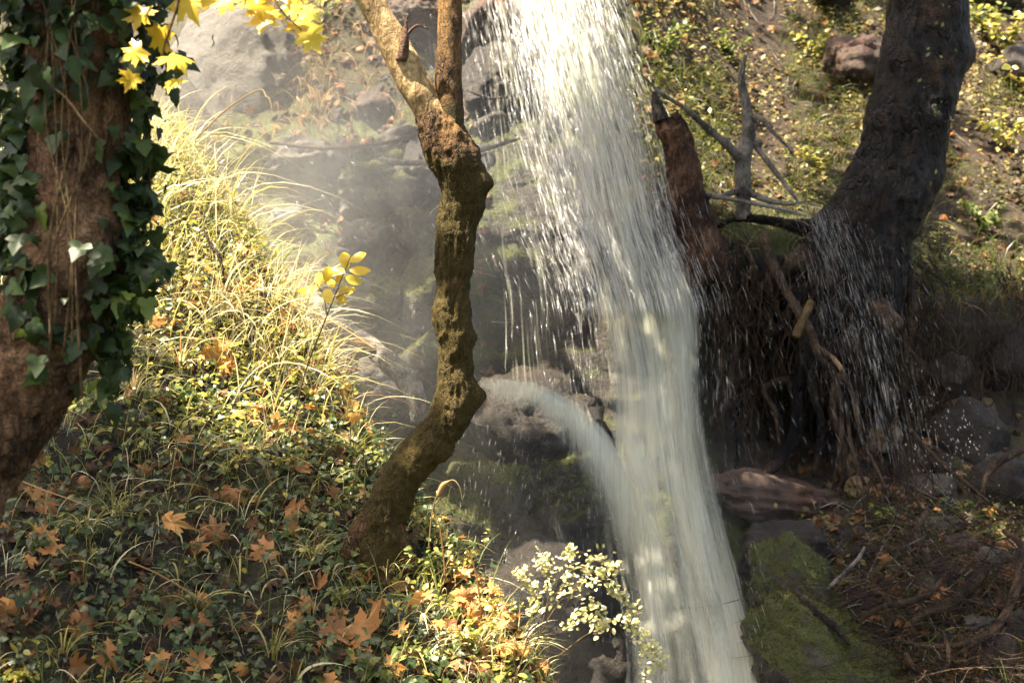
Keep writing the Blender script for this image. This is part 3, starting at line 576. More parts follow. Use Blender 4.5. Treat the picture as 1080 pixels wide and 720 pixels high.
# the big dark tree at the right with its exposed roots
t = thing('tree', 'big dark wet tree leaning at the upper right, its roots washed bare over the hollow', 'tree', P(905, 250, 9.35))
dk = [(872, 420, 9.35, 50), (888, 340, 9.3, 50.5), (902, 275, 9.3, 50.5), (924, 228, 9.3, 47.0), (941, 180, 9.3, 45.2), (957, 125, 9.3, 41.8), (970, 65, 9.3, 40.0), (977, 0, 9.3, 39.1), (988, -80, 9.3, 38.3), (1010, -300, 9.3, 33.1), (1040, -650, 9.3, 22.6)]
DK_V, DK_F = pxtube(dk, 110, 30, lump=.2, lf=3.5, seed=12, fine=.02, ff=13, bumps=[(P(1012, 60, 9.3), .18, .07), (P(860, 225, 9.2), .2, .015), (P(975, 180, 9.2), .12, .05)])
obj('trunk', DK_V, DK_F, MAT['bark_wet'], t)
lp, ln_ = tri_sample(DK_V, DK_F, 4000); q = proj(lp); k = (ln_[:, 1] < -.2) & (blob(q[0], q[1], 990, 70, 16, 70) + .5 * blob(q[0], q[1], 980, 150, 14, 40) > R.random(4000) * 3.0)
lp, ln_ = lp[k][:70], ln_[k][:70]; v, f, r_ = scatter(DIAMOND, lp + ln_ * .004, ln_, rvec(len(lp)), R.uniform(.015, .045, len(lp))); tag(obj('lichen', v, f, MAT['bright'], t, {'rnd': r_}, False), kind='stuff')
roots = [
 [(880, 245, 9.38, 21.1), (846, 240, 9.28, 7.6), (806, 232, 9.28, 4.9), (770, 232, 9.38, 3.1), (744, 250, 9.38, 1.8)], [(872, 262, 9.33, 21.1), (830, 282, 9.18, 8.1), (795, 318, 9.13, 5.3), (776, 370, 9.13, 3.6), (768, 430, 9.18, 2.2)],
 [(890, 290, 9.28, 24.3), (862, 345, 9.08, 17.8), (842, 410, 9.03, 6.7), (838, 460, 8.98, 6.3), (806, 500, 8.88, 5.3), (770, 512, 8.88, 3.1)], [(905, 290, 9.28, 22.7), (918, 345, 9.13, 8.9), (930, 400, 9.08, 5.3), (938, 470, 8.98, 3.1), (948, 540, 8.78, 1.8)],
 [(940, 250, 9.48, 19.4), (958, 300, 9.38, 6.3), (962, 345, 9.28, 4.5), (950, 400, 9.18, 3.1), (962, 460, 9.08, 1.8)], [(895, 310, 9.18, 8.9), (890, 370, 9.08, 5.3), (878, 430, 8.98, 3.6), (890, 480, 8.93, 2.7), (884, 530, 8.78, 1.4)],
 [(848, 300, 9.13, 6.3), (818, 350, 9.03, 4.0), (800, 342, 8.98, 2.7), (778, 346, 8.98, 1.8)], [(830, 400, 9.03, 4.5), (806, 410, 8.98, 3.1), (818, 435, 8.93, 2.2), (822, 470, 8.88, 1.4)],
 [(760, 250, 9.28, 4.5), (754, 310, 9.23, 3.1), (762, 380, 9.18, 2.2), (750, 450, 9.13, 1.4)], [(870, 340, 9.08, 6.7), (856, 400, 8.98, 4.5), (866, 450, 8.93, 3.6), (858, 500, 8.83, 2.7)]]
for k in range(30):
    a, b = R.uniform(755, 965), R.uniform(245, 400); y = hit(a, b, 'cliff')[0][1] - R.uniform(.02, .16); r0 = R.uniform(1.8, 4.5); L = R.uniform(90, 210); m = 6; dx = np.cumsum(R.normal(R.normal(0, 5), 9, m))
    roots.append([(a + dx[i], b + L * i / (m - 1), y - .03 * i + R.normal(0, .03), r0 * (1.1 - .8 * i / (m - 1))) for i in range(m)])
for k, a in enumerate(roots):
    v, f = pxtube(a, 18, 10, lump=.3, lf=7, seed=30 + k, fine=.008); obj('root', v, f, MAT['bark_wet' if k in (0, 2, 3) or k % 3 == 0 else 'root'], t)
v, f = pxtube([(926, 322, 9.0, 11), (935, 336, 8.92, 12), (945, 345, 8.85, 10)], 16, 8, lump=.2, seed=41); obj('root_stub', v, f, MAT['root'], t)
# the hair-fine roots, too many to count
A = Acc()
cfg = [(300, 770, 985, 265, 420, 50, 150), (170, 900, 985, 420, 520, 40, 130), (150, 740, 800, 240, 420, 40, 120), (130, 960, 1080, 260, 420, 40, 110), (420, 905, 1100, 520, 715, 30, 100)]
for n, x0, x1, y0, y1, l0, l1 in cfg:
    for k in range(n):
        a, b = R.uniform(x0, x1), R.uniform(y0, y1); p = hit(a, b, 'cliff')[0]; L = R.uniform(l0, l1); y = p[1] - R.uniform(.04, .5)
        m = 5; dx = np.cumsum(R.normal(0, 8, m)); tt = np.linspace(0, 1, m); flat = .35 if y0 > 500 else 1
        sl_ = R.normal(0, .9) if y0 > 500 else R.normal(.10, .2)
        V, F = pxtube([(a + dx[i] + sl_ * L * tt[i], b + L * tt[i] * flat + (R.normal(0, 5) if flat < 1 else 0), y - .08 * tt[i], R.uniform(.25, .8) * (1.25 - tt[i])) for i in range(m)], 4, 4, cap=False); A.add(V, F)
tag(A.obj('rootlets', MAT['root']), 'mat of fine hanging rootlets under the dark tree', 'roots', None, 'stuff')
TREE_DARK = t

# broken stump beside the waterfall
t = thing('tree_stump', 'tall broken red-brown stump with a jagged top right of the waterfall', 'stump', P(738, 262, 9.15))
v, f = pxtube([(744, 300, 9.15, 24), (735, 246, 9.15, 20), (725, 205, 9.15, 17.5), (717, 165, 9.15, 16.5), (710, 138, 9.15, 15), (703, 120, 9.15, 10)], 40, 14, lump=.25, lf=6, seed=15, fine=.03, ff=22, jag=.16)
obj('trunk', v, f, MAT['bark_rot'], t)
v, f = pxtube([(697, 128, 9.1, 7), (693, 112, 9.1, 5.5), (690, 97, 9.1, 2)], 12, 8, lump=.3, seed=16, fine=.006); obj('splinter', v, f, MAT['dark_wood'], t)

def branchy(name, label, cat, sets, mat, base, group=None, seed=0, lump=.18):
    r = thing(name, label, cat, base, group)
    for k, (nm, a) in enumerate(sets):
        v, f = pxtube(a, 12, 8, lump=lump, lf=14, seed=seed + k, fine=.002); obj(nm, v, f, MAT[mat], r)
    return r
Yd = 9.35
branchy('dead_sapling', 'pale grey dead sapling with bare branches between the stump and the dark tree', 'dead tree', [
 ('trunk', [(784, 232, Yd, 8), (784, 205, Yd, 8), (783, 172, Yd, 8.5), (789, 142, Yd, 7.5), (787, 112, Yd, 5.5), (782, 84, Yd, 4), (786, 58, Yd, 1.6)]),
 ('branch', [(782, 170, Yd, 5), (766, 152, Yd - .1, 4.5), (742, 132, Yd - .2, 3.6), (722, 114, Yd - .3, 2.6), (700, 101, Yd - .4, 2), (688, 90, Yd - .4, 1.4), (678, 80, Yd - .4, .6)]),
 ('branch', [(791, 122, Yd, 3), (804, 126, Yd - .1, 2.6), (816, 140, Yd - .2, 2), (836, 160, Yd - .3, 1)]),
 ('branch', [(794, 150, Yd, 3), (812, 174, Yd - .1, 2.8), (834, 202, Yd - .2, 2), (842, 214, Yd - .2, 1)]),
 ('branch', [(783, 200, Yd, 4), (770, 204, Yd - .1, 3), (756, 208, Yd - .2, 2.2), (744, 205, Yd - .2, 1)]),
 ('branch', [(786, 202, Yd, 4), (806, 210, Yd - .15, 3), (830, 215, Yd - .25, 2.2), (852, 212, Yd - .3, 1)]),
 ('twig', [(744, 205, Yd - .25, 2.4), (780, 212, Yd - .3, 2.2), (822, 220, Yd - .35, 1.8), (850, 228, Yd - .3, 1)])], 'grey_wood', P(784, 232, Yd), None, 60)
branchy('dangling_branch', 'long forked bare branch dangling diagonally across the dark root hollow', 'branch', [
 ('branch', [(804, 246, 8.95, 5), (818, 285, 8.85, 5), (838, 322, 8.75, 4.8), (856, 352, 8.7, 4.5), (864, 376, 8.68, 4), (880, 396, 8.66, 3.2), (888, 440, 8.62, 2.6), (884, 480, 8.6, 1.8), (878, 515, 8.58, 1)]),
 ('branch', [(862, 366, 8.68, 3), (884, 384, 8.62, 2.6), (900, 420, 8.56, 2.4), (908, 460, 8.5, 2), (930, 505, 8.46, 1.2), (936, 530, 8.46, .6)]),
 ('branch', [(893, 425, 8.6, 2), (898, 470, 8.56, 1.8), (912, 512, 8.5, 1)])], 'root', P(804, 246, 8.95), None, 70)
branchy('broken_stick', 'short straight broken stick of pale wood caught among the dark roots', 'stick', [('stick', [(856, 318, 8.75, 4.2), (848, 334, 8.72, 4.6), (839, 355, 8.7, 4.8)])], 'stem', P(839, 355, 8.7), None, 75, .1)
branchy('fallen_log', 'thick dark fallen log with a ragged dangling end beside the curved trunk', 'log', [
 ('log', [(318, 300, 9.1, 6), (350, 336, 8.9, 8), (386, 362, 8.7, 10), (412, 384, 8.5, 11), (430, 402, 8.4, 12), (440, 424, 8.35, 10), (438, 446, 8.35, 5)]), ('broken_branch', [(436, 400, 8.36, 4), (446, 386, 8.3, 3), (441, 366, 8.3, 1.4)])], 'grey_wood', P(430, 410, 8.4), None, 80)
branchy('fallen_log', 'thin paler fallen branch lying below the thick dark log', 'log', [('log', [(320, 330, 8.8, 4), (350, 346, 8.6, 5.5), (376, 362, 8.5, 6), (394, 374, 8.45, 5)])], 'root', P(376, 362, 8.5), None, 84)
branchy('fallen_log', 'dark leaning log between the sunlit grass and the pale slab at upper left', 'log', [('log', [(150, 40, 9.6, 10), (186, 84, 9.4, 11), (208, 122, 9.2, 12), (226, 160, 9.0, 9), (236, 196, 8.8, 6)]), ('branch', [(208, 118, 9.2, 7), (232, 136, 9.1, 5), (258, 152, 9.0, 2)])], 'dark_wood', P(236, 196, 8.8), None, 86)
for k, (lab, a) in enumerate([('thin bare stick lying level across the misty slope left of the forked limb', [(285, 150, 9.6, 2.2), (340, 156, 9.5, 2.4), (400, 152, 9.4, 2), (446, 140, 9.4, 1)]),
  ('grey stick lying behind the fork of the curved tree', [(400, 168, 9.5, 2.6), (440, 172, 9.4, 3), (500, 160, 9.3, 3), (548, 146, 9.4, 1.6)]),
  ('thin pale stick leaning up the litter below the red slab', [(856, 634, 7.9, 1.6), (880, 614, 7.85, 2.2), (904, 590, 7.85, 1.8), (912, 576, 7.85, 1)]),
  ('dark stick lying on the moss right of the waterfall foot', [(838, 622, 7.7, 2), (862, 646, 7.5, 3.4), (884, 664, 7.4, 3.4), (896, 680, 7.4, 1.6)]),
  ('bare brown stick standing out of the sunlit grass left of the log', [(236, 300, 6.6, 1.6), (232, 272, 6.6, 2), (222, 258, 6.6, 1.6), (214, 240, 6.6, .8)]),
  ('wet twig slanting beside the glinting pale rock at right', [(960, 452, 8.5, 1.4), (990, 486, 8.45, 2), (1026, 515, 8.4, 2), (1044, 530, 8.4, 1)]),
  ('thin twig hanging over the misty pool left of the fall', [(556, 98, 9.6, 1.2), (520, 104, 9.6, 1.8), (494, 96, 9.6, 1)])]):
    branchy('stick', lab, 'stick', [('stick', a)], ('root', 'grey_wood', 'grey_wood', 'dark_wood', 'root', 'root', 'dark_wood')[k], P(*a[0][:3]), None, 90 + k)
for k, (lab, a) in enumerate([('thick twisted pale root at the lower right below the brown block', [(1026, 584, 7.9, 5), (1036, 602, 7.8, 6.5), (1024, 618, 7.75, 6.5), (1010, 630, 7.7, 6), (990, 640, 7.65, 5), (968, 650, 7.6, 4), (958, 672, 7.6, 2.5)]),
  ('long arched root curving down the right edge past the red stone', [(1060, 560, 8.0, 3), (1078, 578, 7.8, 4), (1070, 620, 7.6, 4), (1054, 656, 7.45, 4), (1026, 676, 7.4, 3.6), (986, 682, 7.4, 3), (950, 676, 7.4, 1.5)]),
  ('thin root running beside the long arched root', [(1086, 590, 7.7, 2.4), (1066, 640, 7.5, 3), (1044, 668, 7.4, 3), (1010, 690, 7.35, 2)]),
  ('looped root in front of the litter near the bottom right', [(955, 688, 7.35, 2), (966, 706, 7.3, 3), (986, 712, 7.3, 3), (1000, 700, 7.3, 2.6), (996, 670, 7.35, 2), (978, 656, 7.4, 1)]),
  ('crossing root over the tangle left of the thick twisted root', [(905, 655, 7.6, 2), (930, 640, 7.6, 3), (960, 634, 7.6, 3.4), (984, 622, 7.65, 3), (1004, 596, 7.7, 1.6)]),
  ('knotted root above the moss dome at lower right', [(884, 640, 7.7, 2), (908, 628, 7.7, 3), (930, 626, 7.7, 3), (942, 646, 7.65, 2.6), (934, 668, 7.6, 2)]),
  ('upright root between the pebbles and the tangle', [(976, 540, 8.1, 3), (966, 566, 8.0, 4), (978, 588, 7.9, 4.2), (988, 606, 7.85, 3)]),
  ('brown root reaching in from the right edge above the litter', [(1090, 470, 8.6, 3), (1062, 482, 8.5, 4), (1042, 500, 8.45, 3), (1036, 520, 8.4, 1.5)])]):
    branchy('root', lab, 'root', [('root', a)], 'root', P(*a[0][:3]), 'tangled roots at the lower right', 100 + k, .3)

# ------------------------------------------------------------------ ivy on the left tree
t = thing('climbing_ivy', 'dark green ivy wrapped round the upper part of the leaning red-brown tree', 'ivy', P(60, 420, YL))
ip, inr = tri_sample(IV_V, IV_F, 9000); u, v_ = proj(ip)
def ivmask(u, v):
    m = (1 - smooth(v, 40, 125)) * 1.0 + .75 * blob(u, v, 130, 230, 26, 130) + .85 * blob(u, v, 22, 240, 26, 110) + .45 * blob(u, v, 100, 305, 40, 40) +   .35 * blob(u, v, 60, 350, 30, 22)
    return np.clip(m, 0, 1) * (v > -170) * (v < 420)
k = (ivmask(u, v_) > R.random(9000)) & (inr[:, 1] < .5); ip, inr = ip[k], inr[k]
ip, inr = ip[:2300], inr[:2300]; n = len(ip)
off = R.gamma(2.0, .022, n) * (1 + .8 * (1 - smooth(proj(ip)[1], 0, 200)))
pos = ip + inr * off[:, None] + R.normal(0, .012, (n, 3)); nr = norm(inr * .9 + R.normal(0, .5, (n, 3)) + np.array([0, -.25, .35])); tip = norm(np.array([0, 0, -1.0]) + R.normal(0, .45, (n, 3)))
v, f, r_ = scatter(T_IVY, pos, nr, tip, R.gamma(9, .0062, n).clip(.025, .082), np.clip(R.beta(1.8, 2.2, n), 0, 1), R.uniform(-.5, .3, n)); obj('foliage', v, f, MAT['ivy'], t, {'rnd': r_}, True)
# hanging sprays on both sides of the trunk
A = Acc(); hp, hr = [], []
for (x0, y0, x1, y1, n) in [(140, 150, 146, 330, 60), (128, 260, 122, 400, 38), (22, 130, 12, 330, 80), (30, 40, -5, 250, 90), (150, 60, 158, 300, 50), (118, 330, 112, 440, 14)]:
    s_ = R.random(n) ** .8; pp = np.array([P(x0 + (x1 - x0) * a + R.normal(0, 7), y0 + (y1 - y0) * a, YL + R.uniform(-.12, .16)) for a in s_]); hp.append(pp)
    V, F = pxtube([(x0, y0, YL, 1.2), ((x0 + x1) / 2 + 4, (y0 + y1) / 2, YL, 1), (x1, y1, YL, .6)], 6, 6); A.add(V, F)
V, F = pxtube([(50, 88, YL - .24, 1.2), (70, 104, YL - .25, 1.4), (88, 128, YL - .25, 1.4), (100, 142, YL - .24, 1.2), (108, 152, YL - .23, .8)], 6, 6); A.add(V, F)
for k in range(6):
    a = R.uniform(40, 125); V, F = pxtube([(a, 420 - R.uniform(0, 120), YL - .2, 1.6), (a + R.normal(0, 12), 250, YL - .215, 1.3), (a + R.normal(0, 20), 120, YL - .22, 1), (a + R.normal(0, 20), -60, YL - .22, 1)], 6, 6); A.add(V, F)
A.obj('stem', MAT['stem'], t)
hp = np.vstack(hp); n = len(hp); v, f, r_ = scatter(T_IVY, hp, norm(R.normal(0, .6, (n, 3)) + np.array([0, -.8, .3])), norm(np.array([0, 0, -1.0]) + R.normal(0, .4, (n, 3))), R.uniform(.04, .08, n), R.uniform(.2, 1, n), R.uniform(-.5, .3, n)); obj('foliage', v, f, MAT['ivy'], t, {'rnd': r_})

# ------------------------------------------------------------------ waterfall
def curtain(rows, nu, dens_fn, soft_fn, dy, seed, width, parent, name='curtain', bulge=.12):
    rows = np.array(rows, float); py = np.linspace(rows[0, 0], rows[-1, 0], 130); L, Rr, Y = (np.interp(py, rows[:, 0], rows[:, k]) for k in (1, 2, 3))
    ker = np.hanning(17); ker /= ker.sum(); sm_ = lambda q: np.convolve(np.pad(q, 8, 'edge'), ker, 'valid'); L, Rr, Y = sm_(L), sm_(Rr), sm_(Y)
    u = np.linspace(0, 1, nu)[None]; v = py[:, None]; px = L[:, None] + (Rr - L)[:, None] * u + 3 * vnoise(np.stack([u * 5 + 0 * v, v * .012 + 0 * u, 0 * u + seed + 0 * v], -1), seed)
    q = np.stack([u * width * 7 + 0 * v, v * .004 + 0 * u, 0 * u + 0 * v + seed], -1)
    Yy = Y[:, None] + dy - bulge * (1 - (2 * u - 1) ** 2) + .07 * fbm(q, 3, seed)
    V = np.stack([(px - 540) * Yy / 1500, Yy, CAMZ + (360 - v) * Yy / 1500], -1)
    z = (py - py[0]) * 9.0 / 1500; fl = np.stack([u * width + 0 * v + seed * 3.7, z[:, None] + 0 * u + seed * 1.9, 0 * u + 0 * v + seed * 5.3], -1)
    de = dens_fn(u, v, px) - .02 + (.26 + .12 * smooth(v, 350, 450)) * fbm(np.stack([u * width * 5 + 0 * v, z[:, None] * .9 + 0 * u, 0 * u + 0 * v + seed * 7.7], -1), 4, seed + 40); so_ = soft_fn(u, v, px); h, w__ = px.shape; ii, jj = np.meshgrid(np.arange(h - 1), np.arange(w__ - 1), indexing='ij')
    F = np.stack([ii * w__ + jj, (ii + 1) * w__ + jj, (ii + 1) * w__ + jj + 1, ii * w__ + jj + 1], -1).reshape(-1, 4)
    return obj(name, V.reshape(-1, 3), F, MAT['water'], parent, {'flow': fl.reshape(-1, 3), 'dens': (de + 0 * px).ravel(), 'soft': (so_ + 0 * px).ravel()})
wf = thing('waterfall', 'white waterfall plunging down the middle of the rock slope', 'waterfall', P(720, 760, 8.2)); wf['kind'] = 'structure'
YW = lambda py: np.interp(py, [-160, 0, 150, 250, 400, 550, 720, 900], [10.15, 9.95, 9.5, 9.2, 8.9, 8.4, 7.7, 7.2])
def rw(l): return [(p, a, b, YW(p)) for p, a, b in l]
edge = lambda u, a=.16: smooth(u, 0, a) * (1 - smooth(u, 1 - a, 1))
main = rw([(-160, 512, 612), (0, 526, 642), (60, 540, 660), (150, 556, 688), (250, 585, 718), (330, 606, 752), (400, 620, 760), (500, 612, 772), (600, 622, 800), (720, 630, 838), (860, 630, 870)])
core = rw([(-160, 520, 605), (0, 540, 634), (150, 578, 682), (250, 604, 704), (330, 630, 730), (420, 640, 748), (560, 640, 775), (720, 650, 815), (860, 650, 845)])
wide = rw([(-160, 478, 615), (0, 485, 645), (150, 515, 694), (250, 545, 722), (330, 580, 752), (450, 596, 764), (600, 610, 800), (720, 615, 845), (860, 615, 880)])
right = rw([(225, 652, 706), (280, 664, 735), (330, 676, 752), (400, 684, 756), (480, 690, 762), (560, 694, 785), (720, 706, 842), (860, 710, 880)])
low = rw([(400, 590, 720), (450, 590, 755), (520, 592, 786), (620, 600, 822), (720, 606, 864), (860, 610, 900)])
veil = rw([(-60, 480, 560), (150, 496, 600), (300, 500, 640), (420, 500, 660), (560, 560, 700), (660, 600, 720)])
sfn = lambda u, v, px: smooth(v, 230, 460) * .95
curtain(main, 90, lambda u, v, px: edge(u, .30) * (.38 + .13 * smooth(v, 40, 220) + .24 * smooth(v, 250, 370)) - .25 * smooth(v, 420, 560) * (1 - edge(u, .5)), sfn, 0, 1, 1.05, wf)
curtain(core, 70, lambda u, v, px: edge(u, .24) * (.38 + .24 * blob(px, v, 640, 170, 60, 150) + .07 * smooth(v, 250, 400) + .04 * smooth(v, 380, 520)) - .2 * smooth(v, 420, 560) * (1 - edge(u, .5)), sfn, -.14, 2, .8, wf)
curtain(core, 70, lambda u, v, px: edge(u, .3) * (.36 + .22 * blob(px, v, 645, 200, 50, 110) + .05 * smooth(v, 250, 400) + .14 * smooth(v, 420, 560)), sfn, -.24, 3, .8, wf)
curtain(wide, 90, lambda u, v, px: edge(u, .3) * (.33 - .02 * smooth(v, 150, 300) + .14 * smooth(v, 450, 600)), sfn, .08, 4, 1.3, wf)
curtain(veil, 80, lambda u, v, px: edge(u, .35) * (.38 - .06 * smooth(v, 380, 480)) * (1 - .6 * smooth(v, 540, 650)), lambda u, v, px: .3 + 0 * px, .16, 8, .9, wf)
curtain(right, 50, lambda u, v, px: edge(u, .34) * smooth(v, 225, 300) * .80, lambda u, v, px: .9 + 0 * px, -.10, 5, .6, wf)
curtain(rw([(330, 600, 750), (400, 592, 760), (500, 590, 780), (620, 604, 815), (720, 610, 860), (860, 615, 890)]), 80, lambda u, v, px: edge(u, .42) * smooth(v, 330, 430) * .62, lambda u, v, px: .7 + 0 * px, -.2, 9, 1.0, wf)
curtain(low, 80, lambda u, v, px: edge(u, .42) * smooth(v, 400, 500) * .74, lambda u, v, px: 1.0 + 0 * px, -.34, 6, 1.0, wf)
# the side stream that slides over the dark red rock and drops into the fall
ss = [(474, 400, 440, 8.75), (512, 397, 470, 8.60), (560, 402, 470, 8.5), (600, 420, 520, 8.44), (630, 446, 580, 8.4), (655, 482, 640, 8.36), (690, 560, 740, 8.2), (720, 660, 800, 8.1)]
ss = np.array(ss); m = 70; tt = np.linspace(0, 1, m); kk = np.linspace(0, 1, len(ss)); X, Tp, Bt, Yv = (np.interp(tt, kk, ss[:, k]) for k in range(4)); nv = 40; v = np.linspace(0, 1, nv)[None]
pxm = X[:, None] + 6 * v * tt[:, None]; pym = Tp[:, None] + (Bt - Tp)[:, None] * v; Ym = Yv[:, None] - .10 * np.sin(v * 2.2) + .04 * fbm(np.stack([pxm * .03, v * 1.0 + 0 * pxm, 0 * pxm], -1), 3, 8)
V = np.stack([(pxm - 540) * Ym / 1500, Ym, CAMZ + (360 - pym) * Ym / 1500], -1); ii, jj = np.meshgrid(np.arange(m - 1), np.arange(nv - 1), indexing='ij')
F = np.stack([ii * nv + jj, ii * nv + jj + 1, (ii + 1) * nv + jj + 1, (ii + 1) * nv + jj], -1).reshape(-1, 4)
fl = np.stack([pxm * .0058 + 9, (pym - 390) * .0058 + 0 * pxm, 0 * pxm + 7], -1)
de = (.90 + .06 * smooth(tt, .15, .6))[:, None] * np.exp(-(v / (.50 + .35 * smooth(tt, .2, .8)[:, None])) ** 2) * smooth(tt, 0, .2)[:, None] * smooth(v, 0, .10) * (1 - smooth(tt, .85, 1.0))[:, None] + .10
st_ = thing('side_stream', 'thin stream of water arching over the dark red rock into the waterfall', 'stream', P(700, 720, 8.2)); st_['kind'] = 'structure'
obj('curtain', V.reshape(-1, 3), F, MAT['water'], st_, {'flow': fl.reshape(-1, 3), 'dens': (de * (1 - .9 * smooth(v, .8, 1)) * np.ones_like(pxm)).ravel(), 'soft': np.full(pxm.size, .97)})
q_ = V.reshape(-1, 3) + np.array([.02, -.16, .03]); obj('curtain', q_, F, MAT['water'], st_, {'flow': fl.reshape(-1, 3) + 5.3, 'dens': (de * .86 * (1 - .9 * smooth(v, .7, 1)) * np.ones_like(pxm)).ravel(), 'soft': np.full(pxm.size, .8)})

def slivers(pts, dirs, ln, wd):
    """spindle-shaped falling drops"""
    n = len(pts); d = norm(dirs); a = norm(np.cross(d, rvec(n))); b = np.cross(d, a); l = ln[:, None]; w3 = wd[:, None]
    V = np.stack([pts - d * l, pts + a * w3 + d * l * .2, pts + (-.5 * a + .87 * b) * w3 + d * l * .2, pts + (-.5 * a - .87 * b) * w3 + d * l * .2, pts + d * l], 1).reshape(-1, 3)
    f = np.array([[0, 1, 2], [0, 2, 3], [0, 3, 1], [4, 2, 1], [4, 3, 2], [4, 1, 3]]); return V, (f[None] + (np.arange(n) * 5)[:, None, None]).reshape(-1, 3)
def fall_drops(rows, n, y0, y1, l0, l1, w0, w1, dy, pw=1.0, spread=.12):
    rows = np.array(rows, float); py = y0 + (y1 - y0) * R.random(n) ** pw; u = R.random(n) + R.normal(0, spread, n)
    L, Q = np.interp(py, rows[:, 0], rows[:, 1]), np.interp(py, rows[:, 0], rows[:, 2]); L2, Q2 = np.interp(py + 30, rows[:, 0], rows[:, 1]), np.interp(py + 30, rows[:, 0], rows[:, 2])
    Y = YW(py) + dy - R.random(n) * .4; px = L + (Q - L) * u; px2 = L2 + (Q2 - L2) * u
    p = np.stack([(px - 540) * Y / 1500, Y, CAMZ + (360 - py) * Y / 1500], 1); p2 = np.stack([(px2 - 540) * Y / 1500, Y, CAMZ + (330 - py) * Y / 1500], 1)
    return p, norm(p2 - p + R.normal(0, .008, (n, 3))), R.uniform(l0, l1, n) ** 1.0, R.uniform(w0, w1, n)
A = Acc()
for a in [(main, 7000, -120, 330, .02, .11, .0004, .0013, 0), (core, 4200, -120, 330, .03, .16, .0005, .0016, -.1), (wide, 2400, -120, 420, .015, .09, .0004, .0011, .1, 1, .16), (main, 700, 330, 740, .01, .05, .0004, .0010, -.1, 1, .08)]:
    V, F = slivers(*fall_drops(*a)); A.add(V, F)
A.obj('streak', MAT['drops'], wf)
A = Acc()
def spray(n, x0, x1, y0, y1, Ya, Yb, dx, l0, l1, w0, w1, mask=None):
    px, py = R.uniform(x0, x1, n), R.uniform(y0, y1, n)
    if mask is not None: k = mask(px, py) > R.random(n); px, py = px[k], py[k]; n = len(px)
    Y = R.uniform(Ya, Yb, n); p = np.stack([(px - 540) * Y / 1500, Y, CAMZ + (360 - py) * Y / 1500], 1)
    V, F = slivers(p, np.stack([R.normal(dx, .07, n), R.normal(0, .1, n), -np.ones(n)], 1), R.uniform(l0, l1, n), R.uniform(w0, w1, n)); A.add(V, F)
spray(420, 400, 640, 120, 640, 7.6, 8.7, -.22, .006, .026, .0004, .0010)
spray(240, 480, 640, 400, 660, 7.4, 8.2, -.15, .010, .04, .0004, .0010)
spray(260, 740, 1000, 240, 700, 7.2, 8.4, .48, .010, .045, .0004, .0010)
spray(160, 300, 480, 60, 260, 7.5, 8.8, .8, .006, .03, .0008, .0015)
n = 700; s_ = R.random(n); px = np.interp(s_, kk, ss[:, 0]) + R.normal(0, 5, n); py = np.interp(s_, kk, ss[:, 1]) + R.exponential(16, n) + R.normal(0, 3, n); Y = np.interp(s_, kk, ss[:, 3]) - R.uniform(.05, .3, n); dx_ = np.interp(s_ + .04, kk, ss[:, 0]) - np.interp(s_ - .04, kk, ss[:, 0]); dy_ = np.interp(s_ + .04, kk, ss[:, 1]) - np.interp(s_ - .04, kk, ss[:, 1])
V, F = slivers(np.stack([(px - 540) * Y / 1500, Y, CAMZ + (360 - py) * Y / 1500], 1), np.stack([dx_ + R.normal(0, 3, n), 0 * px, -dy_ - 6 + R.normal(0, 3, n)], 1), R.uniform(.006, .03, n), R.uniform(.0003, .0009, n)); A.add(V, F)
tag(A.obj('spray', MAT['fine_drops']), 'scattered falling drops around the waterfall', 'spray', None, 'stuff')
A = Acc()
n = 1150; s_ = R.random(n); w__ = R.normal(0, 1, n); cx = np.interp(s_, [0, .35, .7, 1], [868, 892, 918, 938]); cy = np.interp(s_, [0, .35, .7, 1], [225, 300, 380, 480]); wd_ = np.interp(s_, [0, .4, 1], [13, 26, 24])
px, py = cx + w__ * wd_, cy + R.normal(0, 8, n); Y = 8.55 - .25 * s_ + R.normal(0, .08, n)
V, F = slivers(np.stack([(px - 540) * Y / 1500, Y, CAMZ + (360 - py) * Y / 1500], 1), np.stack([R.normal(.36, .09, n) * (1 - .5 * s_), R.normal(0, .1, n), -np.ones(n)], 1), R.uniform(.012, .08, n), R.uniform(.00025, .0006, n)); A.add(V, F)
for (x, y, rx, ry, n) in [(1012, 455, 22, 30, 60), (1000, 520, 24, 40, 60), (975, 470, 12, 40, 40)]:
    px, py = R.normal(x, rx, n), R.normal(y, ry, n); Y = np.full(n, 8.4); V, F = slivers(np.stack([(px - 540) * Y / 1500, Y, CAMZ + (360 - py) * Y / 1500], 1), np.stack([R.normal(.4, .2, n), 0 * px, -np.ones(n)], 1), R.uniform(.005, .014, n), R.uniform(.001, .003, n)); A.add(V, F)
tag(A.obj('side_cascade', MAT['fine_drops']), 'small sparkling cascade of drops falling over the roots of the dark tree', 'cascade', None, 'structure')

